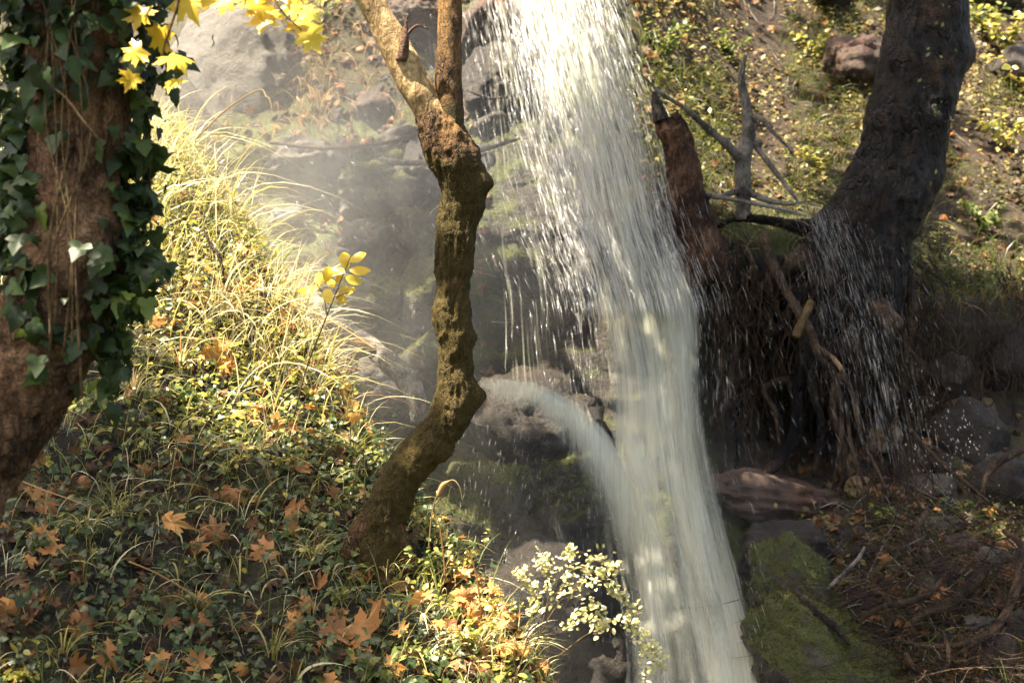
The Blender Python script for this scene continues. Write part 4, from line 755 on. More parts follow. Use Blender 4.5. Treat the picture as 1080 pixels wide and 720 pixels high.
# ------------------------------------------------------------------ ground plants of the bank
def gmask(u, v, p):
    """how grassy the bank is at a place"""
    m = .95 * blob(u, v, 215, 230, 130, 150) + .85 * blob(u, v, 320, 400, 95, 95) + .55 * blob(u, v, 150, 400, 140, 70) + .28 * blob(u, v, 250, 520, 160, 60) + 1.6 * blob(u, v, 520, 665, 70, 65) + .35 * blob(u, v, 370, 560, 60, 40) + .14 + .10 * smooth(v, 480, 560) + .3 * (1 - smooth(u, -20, 60)) * (v < 400)
    return np.clip(m, 0, 1) * (u > -200) * (u < 640) * (v < 830)
def tallness(u, v): return np.clip(.34 + .75 * blob(u, v, 210, 230, 140, 150) + .45 * blob(u, v, 320, 390, 100, 90), .3, 1)
p, nrm_, u, v = bank_pts(46000, lambda u, v, p: gmask(u, v, p) * (.12 + .88 * np.maximum(np.maximum(smooth(fbm(p * 2.8, 3, 61), -.15, .2) * (.12 + .88 * smooth(fbm(p * 7, 2, 66), -.15, .15)), .6 * smooth(v, 480, 560)), blob(u, v, 520, 665, 70, 60)))); n = len(p); hh = tallness(u, v) * R.uniform(.16, .62, n)
V, F, r_ = blades(p - np.array([0, 0, .01]), hh, norm(hdir(n) + np.array([.55, -.5, 0])), R.gamma(4, .27, n).clip(.1, 1.8), R.uniform(.0012, .0036, n), np.clip(R.beta(1.6, 1.6, n) * .8 + .35 * fbm(p * 3.5, 2, 62) + .12 + .22 * blob(u, v, 310, 390, 90, 90) + .15 * blob(u, v, 515, 665, 70, 60), 0, 1))  # slope and corner blades coloured paler, sunlight put into their colour
k = R.random(n) < .07; p2 = p[k]; n2 = len(p2)
V2, F2, r2 = blades(p2, hh[k] * R.uniform(.8, 1.5, n2), norm(hdir(n2) + np.array([.6, -.5, 0])), R.gamma(6, .2, n2).clip(.5, 1.9), R.uniform(.003, .006, n2), np.clip(R.beta(3, 2, n2), 0, 1), 9)
F = np.vstack([F, F2 + len(V)]); V = np.vstack([V, V2]); r_ = np.concatenate([r_, r2])
tag(obj('grass', V, F, MAT['grass'], None, {'rnd': r_}), 'pale arching grass growing over the bank', 'grass', None, 'stuff')
p, nrm_, u, v = bank_pts(30000, lambda u, v, p: (.5 * gmask(u, v, p) + .35 * smooth(v, 400, 500)) * (u > -200) * (v < 830) * (u < 620)); n = len(p)
V, F, r_ = blades(p, R.gamma(3, .045, n).clip(.05, .38), hdir(n), R.gamma(4, .2, n).clip(.1, 1.6), R.uniform(.001, .0024, n))
tag(obj('undergrass', V, F, MAT['green_grass'], None, {'rnd': r_}), 'short green grass between the taller blades on the bank', 'grass', None, 'stuff')
p, nrm_, u, v = bank_pts(60000, lambda u, v, p: np.clip(.22 + .85 * smooth(v, 400, 500) * (.12 + .88 * smooth(fbm(p * 2.6, 3, 51), -.12, .2)) + .35 * blob(u, v, 120, 440, 130, 60), 0, 1) * (u > -250) * (u < 560) * (v < 850)); n = min(len(p), 10500); p, nrm_ = p[:n], nrm_[:n]
pos = p + nrm_ * R.gamma(2, .018, n)[:, None]
V, F, r_ = scatter(T_IVY, pos, norm(nrm_ * .5 + R.normal(0, .38, (n, 3)) + np.array([0, -.35, .55])), rvec(n) + np.array([0, -.3, -.4]), R.uniform(.014, .042, n), np.clip(R.beta(1.6, 2.2, n) * .8 + .4 * fbm(p * 3.2, 2, 63) + .08, 0, 1), R.uniform(-.5, .4, n))
tag(obj('ground_ivy', V, F, MAT['ground_ivy'], None, {'rnd': r_}), 'dark green ivy leaves carpeting the lower bank', 'ground cover', None, 'stuff')
p, nrm_, u, v = bank_pts(26000, lambda u, v, p: np.clip(.25 + .5 * smooth(v, 440, 520) + .9 * blob(u, v, 515, 660, 80, 70), 0, 1) * (u > -250) * (u < 620) * (v < 850)); n = min(len(p), 3800); p, nrm_ = p[:n], nrm_[:n]
V, F, r_ = scatter(T_MAPLE, p + nrm_ * R.uniform(0, .02, n)[:, None], norm(nrm_ + R.normal(0, .6, (n, 3))), rvec(n), R.uniform(.02, .06, n), np.clip(R.beta(1.2, 3.2, n), 0, 1), R.uniform(-1.6, 1.2, n))
tag(obj('leaf_litter', V, F, MAT['litter'], None, {'rnd': r_}), 'brown leaf crumbs between the ivy of the bank', 'leaf litter', None, 'stuff')
# small round-leaved herbs that catch the sun
p, nrm_, u, v = bank_pts(40000, lambda u, v, p: np.clip(.9 * blob(u, v, 270, 440, 120, 55) + .9 * blob(u, v, 210, 270, 120, 140) + 1.3 * blob(u, v, 525, 665, 70, 60) + .7 * blob(u, v, 455, 560, 60, 50) + .7 * blob(u, v, 20, 715, 60, 22) + .4 * blob(u, v, 330, 540, 60, 50) + .03, 0, 1) * (u > -200) * (u < 640) * (v < 850)); n = min(len(p), 8000); p, nrm_, u, v = p[:n], nrm_[:n], u[:n], v[:n]
V, F, r_ = scatter(T_OVAL, p + np.array([0, -.1, 1]) * (R.uniform(.02, .2, n) * tallness(u, v))[:, None], norm(R.normal(0, .5, (n, 3)) + np.array([-.1, -.3, .9])), rvec(n), R.uniform(.016, .042, n), np.clip(R.beta(1.8, 2, n), 0, 1), R.uniform(-.4, .3, n))
tag(obj('herb_leaves', V, F, MAT['bright'], None, {'rnd': r_}), 'small oval herb leaves among the sunlit grass', 'ground cover', None, 'stuff')

p, nrm_, u, v = bank_pts(30000, lambda u, v, p: np.clip(.9 * blob(u, v, 518, 660, 60, 50) + .22 * blob(u, v, 330, 440, 70, 40) + .14 * blob(u, v, 220, 330, 90, 110), 0, 1) * (u < 640) * (v < 800)); n = min(len(p), 420); p, nrm_ = p[:n], nrm_[:n]
V, F, r_ = scatter(T_MAPLE, p + np.array([0, -.2, 1]) * R.uniform(.01, .12, n)[:, None], norm(nrm_ + R.normal(0, .6, (n, 3)) + np.array([-.2, -.2, .3])), rvec(n), R.uniform(.03, .06, n), np.clip(R.beta(2, 2, n), 0, 1), R.uniform(-1.2, .8, n))
tag(obj('dry_leaves', V, F, MAT['fallen'], None, {'rnd': r_}), 'crumpled orange leaf scraps caught in the sunlit grass', 'leaf litter', None, 'stuff')
# the big tufts of grass one can tell apart
TU = [(398, 'tall tuft of arching grass against the right edge of the ivy-clad trunk', 180, 178, 1.0), (1, 'tall pale tuft beside the dark leaning log', 236, 216, .9), (2, 'grass tuft with bent bleached blades above the orange leaves', 288, 318, .95), (3, 'thick tuft on the bank edge left of the fallen log', 330, 420, .9), (4, 'drooping tuft at the bank edge above the curved trunk base', 372, 478, .7),
      (5, 'arching tuft right of the leaning trunk where the shade begins', 140, 418, .8), (6, 'small arching tuft with white bent tips in the middle of the ivy bank', 120, 545, .55), (7, 'narrow upright tuft left of the middle of the ivy bank', 92, 560, .55), (8, 'tuft of white-tipped blades left of the curved trunk base', 330, 590, .6), (9, 'tuft of short blades at the foot of the curved trunk', 408, 606, .5),
      (10, 'lone green tuft low on the left of the ivy bank', 66, 690, .6), (11, 'small green tuft on the bottom edge between the maple leaves', 122, 735, .5), (12, 'bleached tuft in the sunny corner beside the arching shrub', 500, 690, .65), (13, 'sunny tuft right at the bank edge under the pointed mossy rock', 545, 690, .6), (14, 'thin green tuft below the fallen orange leaves right of centre', 288, 690, .55),
      (15, 'low tuft with hooked blades in the ivy at mid bank', 205, 640, .5), (16, 'dense sunlit tuft in the middle of the grassy slope', 240, 330, 1.0), (17, 'sunlit tuft just below the two round green leaves', 190, 390, .9)]
for k, (sd, lab, a, b, sc) in enumerate(TU):
    p0, _ = hit(a, b, 'bank'); n = 34; g_ = np.random.default_rng(500 + k); ang = g_.random(n) * 6.283; ld = np.stack([np.cos(ang), np.sin(ang), 0 * ang], 1)
    V, F, r_ = blades(p0 + np.array([0, 0, -.015]) + ld * g_.uniform(0, .025, n)[:, None], sc * g_.uniform(.18, .42, n), norm(ld + np.array([.25, -.35, 0])), g_.uniform(.5, 1.6, n), g_.uniform(.0018, .0038, n), np.clip(g_.beta(2.4, 2, n) + (.15 if b < 460 or a > 480 else -.15), 0, 1), 8)
    o = obj('grass_tuft', V, F, MAT['grass'], None, {'rnd': r_}); at_base(o, p0); tag(o, lab, 'grass tuft', 'grass tufts on the bank')
# long single stalks
for k, (lab, a) in enumerate([('long dry stalk arching out of the grass in front of the pale slab', [(205, 148, 7.6), (236, 118, 7.5), (262, 100, 7.4), (276, 95, 7.4), (281, 103, 7.35)]), ('bleached stalk leaning right over the bank edge above the logs', [(270, 300, 6.6), (310, 318, 6.5), (345, 336, 6.4), (372, 352, 6.35), (396, 368, 6.3)]),
      ('pale stalk lying across the shaded ivy beside the trunk', [(20, 506, 4.9), (50, 518, 4.85), (84, 530, 4.8), (98, 538, 4.8)]), ('thin pale stalk lying down the shaded leaves at left', [(44, 552, 4.7), (58, 572, 4.65), (72, 588, 4.6)]), ('straw stalk lying across the middle of the ivy bank', [(136, 592, 4.75), (165, 604, 4.7), (196, 622, 4.65), (214, 634, 4.6)]),
      ('hooked dry stalk with a seed head right of the curved trunk base', [(452, 580, 5.3), (456, 540, 5.28), (464, 516, 5.26), (476, 506, 5.25), (484, 512, 5.24), (488, 528, 5.24)]), ('red-brown dry stalk standing beside the pointed mossy rock', [(470, 610, 5.2), (466, 570, 5.2), (462, 548, 5.2), (456, 540, 5.2)]), ('thin red stalk above the sunny corner of the bank', [(508, 650, 5.1), (503, 610, 5.1), (496, 586, 5.1), (492, 580, 5.1)])]):
    r = thing('dry_stalk', lab, 'stalk', P(*a[0])); v, f = pxtube([(x, y, d, 1.0 - .12 * i) for i, (x, y, d) in enumerate(a)], 6, 8, lump=.1); obj('stem', v, f, MAT['dry_grass'], r, {'rnd': np.full(len(v), [.55, 1, .9, .6, .7, .5, .72, .8][k])})
    if k == 5:
        v, f = pxtube([(461, 524, 5.26, 1.5), (467, 512, 5.26, 3.2), (474, 507, 5.25, 1.2)], 8, 5, lump=.3); obj('seed_head', v, f, MAT['dry_grass'], r, {'rnd': np.full(len(v), .9)})

# ------------------------------------------------------------------ fallen maple leaves, one by one
LV = [(96, 652, 46, .1, 'largest tan maple leaf, half folded, low on the left of the ivy bank'), (16, 640, 30, .6, 'tan maple leaf at the left edge level with the largest folded leaf'), (36, 562, 28, 2.4, 'tan maple leaf just right of the foot of the leaning trunk'), (34, 590, 18, 1.0, 'small tan leaf under the maple leaf by the trunk foot'), (52, 588, 20, 4.5, 'second small tan leaf under the maple leaf by the trunk foot'),
      (170, 550, 32, 2.9, 'orange star-shaped maple leaf with spread lobes in the middle of the shaded bank'), (80, 505, 26, 2.0, 'orange-brown maple leaf in the ivy right of the leaning trunk'), (38, 532, 32, 3.3, 'brown drooping maple leaf beside the leaning trunk'), (218, 566, 32, 3.8, 'broad dull brown maple leaf hanging in the shaded grass'), (206, 632, 28, 2.4, 'tan maple leaf at the end of the straw stalk'),
      (202, 660, 26, 3.6, 'brown maple leaf hanging under the leaf of the straw stalk'), (164, 690, 28, 1.8, 'orange curled maple leaf at the bottom of the ivy bank'), (122, 690, 30, .4, 'tan maple leaf below the largest folded leaf'), (214, 708, 24, 5.2, 'small bright star-shaped maple leaf near the bottom edge of the bank'), (70, 705, 28, 3.1, 'brown maple leaf near the bottom left corner'),
      (306, 658, 30, 2.6, 'tan maple leaf right of the middle of the lower bank'), (392, 668, 38, 5.6, 'broad orange maple leaf below the curved trunk'), (376, 688, 30, 2.2, 'tan maple leaf overlapping the broad orange one from below'), (328, 634, 22, .9, 'small tan leaf above the star leaf right of the middle of the bank'), (398, 634, 26, 1.4, 'tan maple leaf just under the foot of the curved trunk'),
      (346, 672, 30, 4.0, 'pale brown maple leaf left of the broad orange one'), (440, 688, 32, 1.2, 'orange maple leaf at the edge of the sunny corner'), (408, 708, 24, 3.3, 'folded tan leaf on the bottom edge below the broad orange leaf'), (340, 716, 30, 2.4, 'tan leaf lying on the bottom edge right of the herbs'), (288, 582, 30, .5, 'long curled orange leaf under the white-tipped tuft'), (300, 536, 30, 3.0, 'dark brown leaf shadowed by the grass left of the curved trunk'), (240, 526, 28, 4.4, 'brown leaf below the sparkling herbs at mid bank'),
      (262, 300, 24, 2.2, 'orange leaf caught high in the sunlit grass'), (205, 358, 20, 1.2, 'orange-red leaf in the sunlit grass right of the ivy-clad trunk'), (232, 372, 22, .4, 'pair-forming orange leaf in the sunlit slope'), (234, 392, 22, 3.9, 'orange leaf below its neighbour in the sunlit slope'), (345, 436, 26, 1.0, 'glowing orange leaf on the bank edge beside the log'), (372, 440, 26, 5.0, 'glowing orange leaf hanging over the bank edge'),
      (285, 450, 22, 2.8, 'orange leaf at the bottom of the sunlit slope'), (168, 345, 20, 5.4, 'red-orange leaf close to the hanging ivy spray'), (312, 488, 22, 1.7, 'bright red-orange leaf above the shaded grass'), (312, 556, 20, .2, 'small red-orange leaf beside the white-tipped tuft'), (514, 640, 26, 2.5, 'red-orange leaf glowing among the sunny plants'), (540, 650, 20, 1.1, 'orange leaf at the bank edge under the arching shrub'), (480, 640, 22, 4.1, 'orange leaf left of the glowing one among the sunny plants')]
def leaf_thing(name, p, nr, tip, size, rv, label, group, mat='fallen', tpl=T_MAPLE, curl=None, seed=0):
    V0, F0 = tpl; V0 = V0 * np.array([R.uniform(.72, 1.12), R.uniform(.85, 1.1), 1]); V0[:, 0] += R.normal(0, .12) * V0[:, 1]; V0[:, :2] += .07 * np.stack([vnoise(V0 * 2.6 + seed * 5.1, 11), vnoise(V0 * 2.6 + seed * 3.7, 12)], 1)
    V0[:, 2] += R.uniform(-.25, .75) * np.abs(V0[:, 0]) * (V0[:, 0] * R.choice([-1, 1]) > -.1) + R.uniform(-.6, .6) * np.maximum(V0[:, 1] - .35, 0) ** 2
    v, f, r_ = scatter((V0, F0), p[None], nr[None], tip[None], np.array([size]), np.array([rv]), np.array([curl if curl is not None else R.uniform(-1.5, .6)]))
    o = obj(name, v, f, MAT[mat], None, {'rnd': r_}); at_base(o, p); tag(o, label, 'leaf', group)
    d = norm(tip - nr * (tip @ nr)); b = p + nr * .004
    v, f = tube([b, b - d * size * .3 + nr * size * .06, b - d * size * .62 + nr * size * .02], [.0016, .0012, .001], 5, 4); obj('leaf_stalk', v, f, MAT['stem'], o)
    return o
for k, (a, b, sz, an, lab) in enumerate(LV):
    p, nr = hit(a, b + sz * .15, 'bank'); view = norm(np.array([0, 0, CAMZ]) - p); nn = norm(nr * .5 + view * .85 + R.normal(0, .22, 3)); right_ = norm(np.cross(np.array([0, 0, 1.0]), -view)); up_ = np.cross(-right_, -view) * -1
    tp = right_ * math.cos(an) - np.cross(view, right_) * -math.sin(an); p = p + nr * .028
    leaf_thing('fallen_leaf', p, nn, norm(tp), sz * p[1] / 1500 * .92, float(np.clip(R.normal(.62 if sz > 24 else .5, .2), 0, 1)) if 'brown' not in lab else .2, lab, 'fallen maple leaves on the ivy bank', seed=k)
m_ = lambda u, v, p: np.clip(.25 + .6 * smooth(v, 450, 540), 0, 1) * (u > -40) * (u < 560) * (v < 760) * (v > 130)
p, nr, u, v = bank_pts(900, m_); n = min(len(p), 46)
for k in range(n):
    leaf_thing('fallen_leaf', p[k] + nr[k] * .02, norm(nr[k] + np.array([0, -.5, .2]) + R.normal(0, .3, 3)), rvec(1)[0], R.uniform(.045, .075), float(R.uniform(0, .75)), 'small brownish maple leaf half sunk in the grass and ivy of the bank', 'small brown maple leaves sunk in the bank')

# ------------------------------------------------------------------ yellow maple branch at the top left
t = thing('maple_branch', 'branch of bright yellow maple leaves reaching in at the top left', 'branch', P(200, -120, 3.8))
tw = [[(210, -130, 3.8, 4), (196, -60, 3.8, 3), (188, 0, 3.8, 2), (176, 40, 3.8, 1.4), (168, 70, 3.8, .8)], [(210, -130, 3.8, 4), (256, -70, 3.8, 2.6), (282, -20, 3.8, 1.8), (296, 10, 3.8, 1.2), (318, 32, 3.8, .8)], [(270, -44, 3.8, 1.6), (262, -12, 3.8, 1), (258, 6, 3.8, .7)], [(282, -20, 3.8, 1.4), (310, -10, 3.8, 1), (322, 8, 3.8, .7)], [(188, 0, 3.8, 1.4), (206, -8, 3.8, 1), (214, 0, 3.8, .7)]]
for a in tw: v, f = pxtube(a, 8, 6, lump=.1); obj('twig', v, f, MAT['stem'], t)
for (a, b, sz, an) in [(198, -6, 44, -1.2), (168, 30, 40, -1.9), (178, 58, 36, -1.0), (150, 52, 30, -2.4), (268, -2, 34, -1.3), (282, 14, 36, -1.7), (304, 2, 32, -.6), (312, 22, 34, -.9), (324, 34, 30, -1.0), (240, -4, 28, -1.8), (320, 10, 24, -.2), (226, -14, 34, -2.0), (150, 8, 32, -1.8), (296, -16, 30, -1.2), (340, -16, 30, -.8), (186, 84, 24, -1.4), (140, 78, 24, -2.0)]:
    d = 3.8 + R.uniform(-.12, .12); p = P(a, b, d); v, f, r_ = scatter(T_MAPLE, p[None], norm(np.array([[R.normal(0, .35) - .1, -.8, R.normal(.35, .3)]])), np.array([[math.cos(an), R.normal(0, .2), math.sin(an)]]), np.array([sz * .84 * d / 1500]), np.array([R.random()]), np.array([R.uniform(-.35, .2)]))
    obj('leaf', v, f, MAT['yellow'], t, {'rnd': r_})
# small yellow sapling beside the logs
YS = 5.75
t = thing('yellow_sapling', 'tiny sapling with rounded yellow leaves beside the fallen log', 'sapling', P(310, 440, YS))
for a in [[(310, 440, YS, 1.0), (322, 392, YS, .9), (340, 345, YS, .8), (353, 312, YS, .7), (364, 285, YS, .6), (370, 270, YS, .4)], [(345, 332, YS, .7), (341, 312, YS, .5), (333, 298, YS, .4)], [(354, 314, YS, .7), (362, 310, YS, .5), (372, 308, YS, .3)]]:
    v, f = pxtube(a, 6, 6); obj('stem', v, f, MAT['stem'], t)
for (a, b, sz, an) in [(365, 282, 19, 1.75), (368, 276, 17, .75), (364, 287, 16, 2.7), (368, 284, 19, -.05), (364, 292, 15, -.3), (352, 303, 13, 1.9), (355, 299, 12, 1.1), (357, 306, 11, .6), (340, 300, 16, 2.3), (338, 304, 20, 3.2), (342, 304, 18, -1.0), (356, 309, 13, -1.0), (362, 309, 14, .1), (344, 298, 15, 1.4)]:
    p = P(a, b, YS + R.uniform(-.03, .03)); v, f, r_ = scatter(T_OVAL, p[None], norm(np.array([[R.normal(-.2, .25), -.85, R.normal(.4, .2)]])), np.array([[math.cos(an), -.15, math.sin(an)]]), np.array([sz * 1.25 * YS / 1500]), np.array([R.random()]), np.array([R.uniform(-.3, .1)]))
    obj('leaf', v * np.array([1, 1, 1]), f, MAT['yellow'], t, {'rnd': r_})
# two round green leaves right of the trunk, and other leafy plants
def leafy(name, label, px, py, hpx, nst, nl, mat, size, cat='plant', group=None, spread=.5, tpl=T_OVAL, which='bank', seed=0, lean=0.0, Y=None):
    g_ = np.random.default_rng(seed); p0 = hit(px, py, which)[0] if Y is None else P(px, py, Y); s = p0[1] / 1500; H = hpx * s; r = thing(name, label, cat, p0, group); A, L = Acc(), []
    for k in range(nst):
        a = g_.uniform(0, 6.283); d = np.array([math.cos(a) + lean, math.sin(a) * .6 - .2, 0]) * spread; hh = H * g_.uniform(.6, 1.05); tt = np.linspace(0, 1, 6)
        C = p0 + np.outer(tt, np.array([0, 0, hh])) + np.outer(tt ** 1.6, d * hh) - np.outer(tt ** 3, np.array([0, 0, hh * .25 * spread])); V, F = tube(C, .0022 - .0014 * tt, 5, 4); A.add(V, F)
        q = g_.uniform(.25, 1, nl); L.append(np.stack([np.interp(q, tt, C[:, i]) for i in range(3)], 1))
    L = np.vstack(L); n = len(L); A.obj('stem', MAT['stem'], r); od = norm(g_.normal(size=(n, 3)) + np.array([0, -.1, .1]))
    v, f, r_ = scatter(tpl, L + od * size * .15, norm(g_.normal(0, .5, (n, 3)) + np.array([-.1, -.4, .8])), od, size * g_.uniform(.6, 1.2, n), g_.random(n), g_.uniform(-.4, .2, n)); obj('foliage', v, f, MAT[mat], r, {'rnd': r_}); return r
LP = [('plant with broad light green leaves right of the leaning trunk', 92, 436, 34, 4, 4, 'sprig', .07, .9), ('bushy green sprig plant right of the curved trunk base', 452, 618, 62, 7, 16, 'sprig', .028, .5), ('leafy green plant between the curved trunk base and the sunny corner', 484, 620, 70, 6, 16, 'bright', .026, .5), ('low green sprig plant below the sunny corner', 452, 712, 46, 6, 14, 'sprig', .028, .7), ('lance-leaved green herb on the bottom edge right of centre', 400, 716, 26, 6, 5, 'sprig', .055, .9),
      ('tiny whitish herb flower head in the middle of the shaded bank', 100, 588, 14, 4, 9, 'bright', .018, .5), ('sparkling small-leaved herb at the left of the lower sunlit patch', 236, 506, 40, 6, 14, 'bright', .024, .9), ('sparkling small-leaved herb in the middle of the lower sunlit patch', 300, 500, 36, 6, 14, 'bright', .024, .9), ('bright small-leaved herb in the bottom left corner', 22, 722, 26, 8, 16, 'bright', .024, 1.2), ('green herb with paired leaves under the sunlit grass', 208, 440, 40, 5, 10, 'sprig', .04, .7), ('sunlit herb with yellowing leaves left of the bank edge', 300, 404, 44, 5, 10, 'bright', .04, .6),
      ('pale seedling plant among the leaves below the white-tipped tuft', 358, 640, 30, 4, 8, 'sprig', .03, .7), ('sunlit yellow-green herb at the very edge of the bank', 530, 668, 50, 8, 16, 'bright', .022, .6), ('glittering dense herb in the middle of the sunny corner', 490, 690, 50, 9, 18, 'bright', .024, .8)]
for k, (lab, a, b, h, ns, nl, m, sz, sp) in enumerate(LP): leafy('leafy_plant', lab, a, b, h, ns, nl, m, sz, group='small leafy plants of the bank', spread=sp, seed=700 + k)
# the arching shrub in the sun at the bottom
YB = 4.95
t = thing('shrub', 'arching sunlit shrub with tiny paired leaves at the bottom in front of the waterfall', 'shrub', P(540, 724, YB)); L = []
arch = [[(540, 724), (556, 680), (576, 640), (596, 612), (600, 590), (600, 576)], [(545, 722), (566, 676), (586, 640), (614, 612), (640, 614), (658, 630), (670, 650)], [(552, 716), (590, 690), (620, 668), (650, 654), (672, 662), (682, 690), (680, 716)], [(540, 724), (552, 690), (560, 650), (566, 630), (552, 608), (548, 600)], [(566, 676), (576, 640), (580, 610), (574, 592), (566, 586)], [(596, 640), (612, 610), (622, 592), (640, 588)], [(600, 626), (624, 604), (640, 598), (644, 604)], [(560, 690), (590, 664), (612, 650), (620, 640)], [(586, 640), (596, 630), (622, 632), (634, 650), (628, 666)], [(650, 654), (660, 672), (678, 676), (692, 690), (697, 700)]]
A = Acc()
for k, a in enumerate(arch):
    d = YB + R.uniform(-.12, .12); c_ = catmull([P(x, y, d + .02 * i) for i, (x, y) in enumerate(a)], 10); V, F = tube(c_[::3], np.linspace(.0026 if k < 4 else .0016, .0006, len(c_[::3])), 6, 3); A.add(V, F)
    i0 = int(len(c_) * .42); m = len(c_) - i0; q = R.choice(np.arange(i0, len(c_)), int(m * 3.4)); L.append(c_[q] + R.normal(0, .014, (len(q), 3)))
A.obj('stem', MAT['stem'], t); L = np.vstack(L); n = len(L)
v, f, r_ = scatter(T_OVAL, L, norm(R.normal(0, .45, (n, 3)) + np.array([-.2, -.35, .8])), norm(R.normal(size=(n, 3)) + np.array([.3, 0, -.2])), R.uniform(.012, .028, n), np.clip(R.beta(2, 2, n), 0, 1), R.uniform(-.3, .2, n)); obj('foliage', v, f, MAT['cream'], t, {'rnd': r_})

# ------------------------------------------------------------------ the far slopes
def hillm(u, v): return np.clip(smooth(u, 655, 690) * (1 - smooth(v, 205, 250)) + smooth(u, 950, 985) * (1 - smooth(v, 280, 340)) + .35 * smooth(u, 800, 860) * smooth(v, 525, 560) * (1 - smooth(v, 560, 600)), 0, 1)
def backm(u, v): return np.clip(smooth(u, 180, 260) * (1 - smooth(u, 430, 500)) * (1 - smooth(v, 120, 190)) + .5 * (1 - smooth(u, 120, 200)) * (1 - smooth(v, 330, 420)), 0, 1)
p, nr, u, v = cliff_pts(80000, lambda u, v: hillm(u, v) * np.clip(.4 + 1.2 * vnoise(np.stack([u * .02, v * .025, 0 * u], -1), 4) + .5 * vnoise(np.stack([u * .06, v * .07, 0 * u], -1), 5), .04, 1), 640, 1300, -140, 620); n = min(len(p), 25000); p, nr = p[:n], nr[:n]
V, F, r_ = scatter(DIAMOND, p + nr * R.gamma(2, .03, n)[:, None], norm(nr * .6 + R.normal(0, .5, (n, 3)) + np.array([-.1, -.2, .6])), rvec(n), R.gamma(3.0, .0095, n).clip(.010, .09), np.clip(R.beta(1.5, 1.8, n) * .62 + .55 * fbm(p * 1.9, 3, 64) + .16, 0, 1))
tag(obj('ground_cover', V, F, MAT['cover'], None, {'rnd': r_}), 'yellow-green herbs and leaves covering the sunny slope at upper right', 'ground cover', None, 'stuff')
p, nr, u, v = cliff_pts(40000, lambda u, v: np.clip(hillm(u, v) * .8 * (vnoise(np.stack([u * .015, v * .02, 0 * u + 3], -1), 6) > -.15) + .9 * blob(u, v, 1030, 285, 70, 40) + .7 * blob(u, v, 800, 240, 70, 16) + .12 * smooth(u, 840, 900) * smooth(v, 500, 540), 0, 1), 640, 1300, -140, 760); n = min(len(p), 16000); p, u, v = p[:n], u[:n], v[:n]
V, F, r_ = blades(p, R.uniform(.08, .34, n), norm(hdir(n) + np.array([0, -.9, 0])), R.gamma(5, .22, n).clip(.2, 1.9), R.uniform(.002, .005, n), np.clip(R.beta(2, 2.5, n), 0, 1), 5)
tag(obj('slope_grass', V, F, MAT['green_grass'], None, {'rnd': r_}), 'short green and straw grass on the sunny slope at upper right', 'grass', None, 'stuff')
p, nr, u, v = cliff_pts(30000, lambda u, v: np.clip(.30 * hillm(u, v) + .26 * smooth(u, 860, 900) * smooth(v, 500, 540) + .15 * smooth(u, 780, 860) * smooth(v, 420, 500) + .25 * backm(u, v) + .35 * blob(u, v, 400, 420, 60, 50) + .12 * (u < 520) * (u > 220) * (v < 420), 0, 1), -100, 1300, -140, 800); n = min(len(p), 7000); p, nr = p[:n], nr[:n]
V, F, r_ = scatter(T_MAPLE, p + nr * R.uniform(.0, .04, n)[:, None], norm(nr * .8 + R.normal(0, .6, (n, 3)) + np.array([0, -.2, .3])), rvec(n), R.uniform(.025, .08, n), np.clip(R.beta(1.3, 2.6, n), 0, 1), R.uniform(-1.3, .9, n))
tag(obj('leaf_litter', V, F, MAT['litter'], None, {'rnd': r_}), 'brown and orange leaf litter lying over the rocks and slope', 'leaf litter', None, 'stuff')
p, nr, u, v = cliff_pts(30000, lambda u, v: backm(u, v) * np.clip(.3 + vnoise(np.stack([u * .03, v * .01, 0 * u + 9], -1), 7), .1, 1) + .5 * blob(u, v, 1030, 320, 70, 18) + .35 * blob(u, v, 810, 258, 70, 14), -100, 1250, -140, 420); n = min(len(p), 7000); p = p[:n]
V, F, r_ = blades(p - np.array([0, .02, 0]), R.uniform(.14, .45, n), norm(hdir(n) * .5 + np.array([0, -1, 0])), R.uniform(1.3, 2.3, n), R.uniform(.002, .0045, n), None, 6)
tag(obj('hanging_grass', V, F, MAT['dry_grass'], None, {'rnd': r_}), 'dry grass hanging down the steep misty slope', 'grass', None, 'stuff')
for k, (lab, a, b, y, h, ns, nl, m, sz) in enumerate([('bush of yellow-green leaves at the upper right corner', 1056, 60, 10.6, 80, 9, 14, 'bright', .09), ('yellow-leaved sapling hanging in at the right edge near the top', 1086, 110, 10.2, 70, 8, 12, 'bright', .10), ('green leafy shrub against the right side of the dark trunk near the top', 1034, 40, 11.0, 50, 6, 12, 'sprig', .08), ('pale green herb clump left of the dark trunk at mid height', 866, 188, 10.2, 40, 8, 16, 'bright', .05), ('bushy green clump on the slope right of the waterfall top', 700, 70, 11.0, 60, 8, 16, 'sprig', .06), ('pale flowering herb clump beside the brown boulder on the slope', 858, 66, 12.0, 40, 8, 16, 'bright', .06), ('green herb clump on the slope above the dead sapling', 770, 66, 12.0, 44, 8, 14, 'sprig', .06), ('yellowish herb clump lit by the sun on the bright path', 1058, 160, 10.6, 46, 9, 16, 'bright', .06), ('overhanging green clump at the right edge above the dark hollow', 1040, 250, 9.9, 46, 10, 18, 'sprig', .05), ('small green sprigs beside the pebbles above the litter', 930, 556, 8.3, 28, 7, 12, 'sprig', .035), ('small pale sprigs beside the glinting rock at right', 1010, 545, 8.2, 22, 7, 10, 'sprig', .035), ('leafy shrub at the top edge left of the fork in the mist', 330, 40, 10.9, 60, 7, 12, 'sprig', .05)]):
    leafy('shrub', lab, a, b, h, ns, nl, m, sz, 'shrub', 'shrubs on the far slopes', .7, T_OVAL, 'cliff', 800 + k)

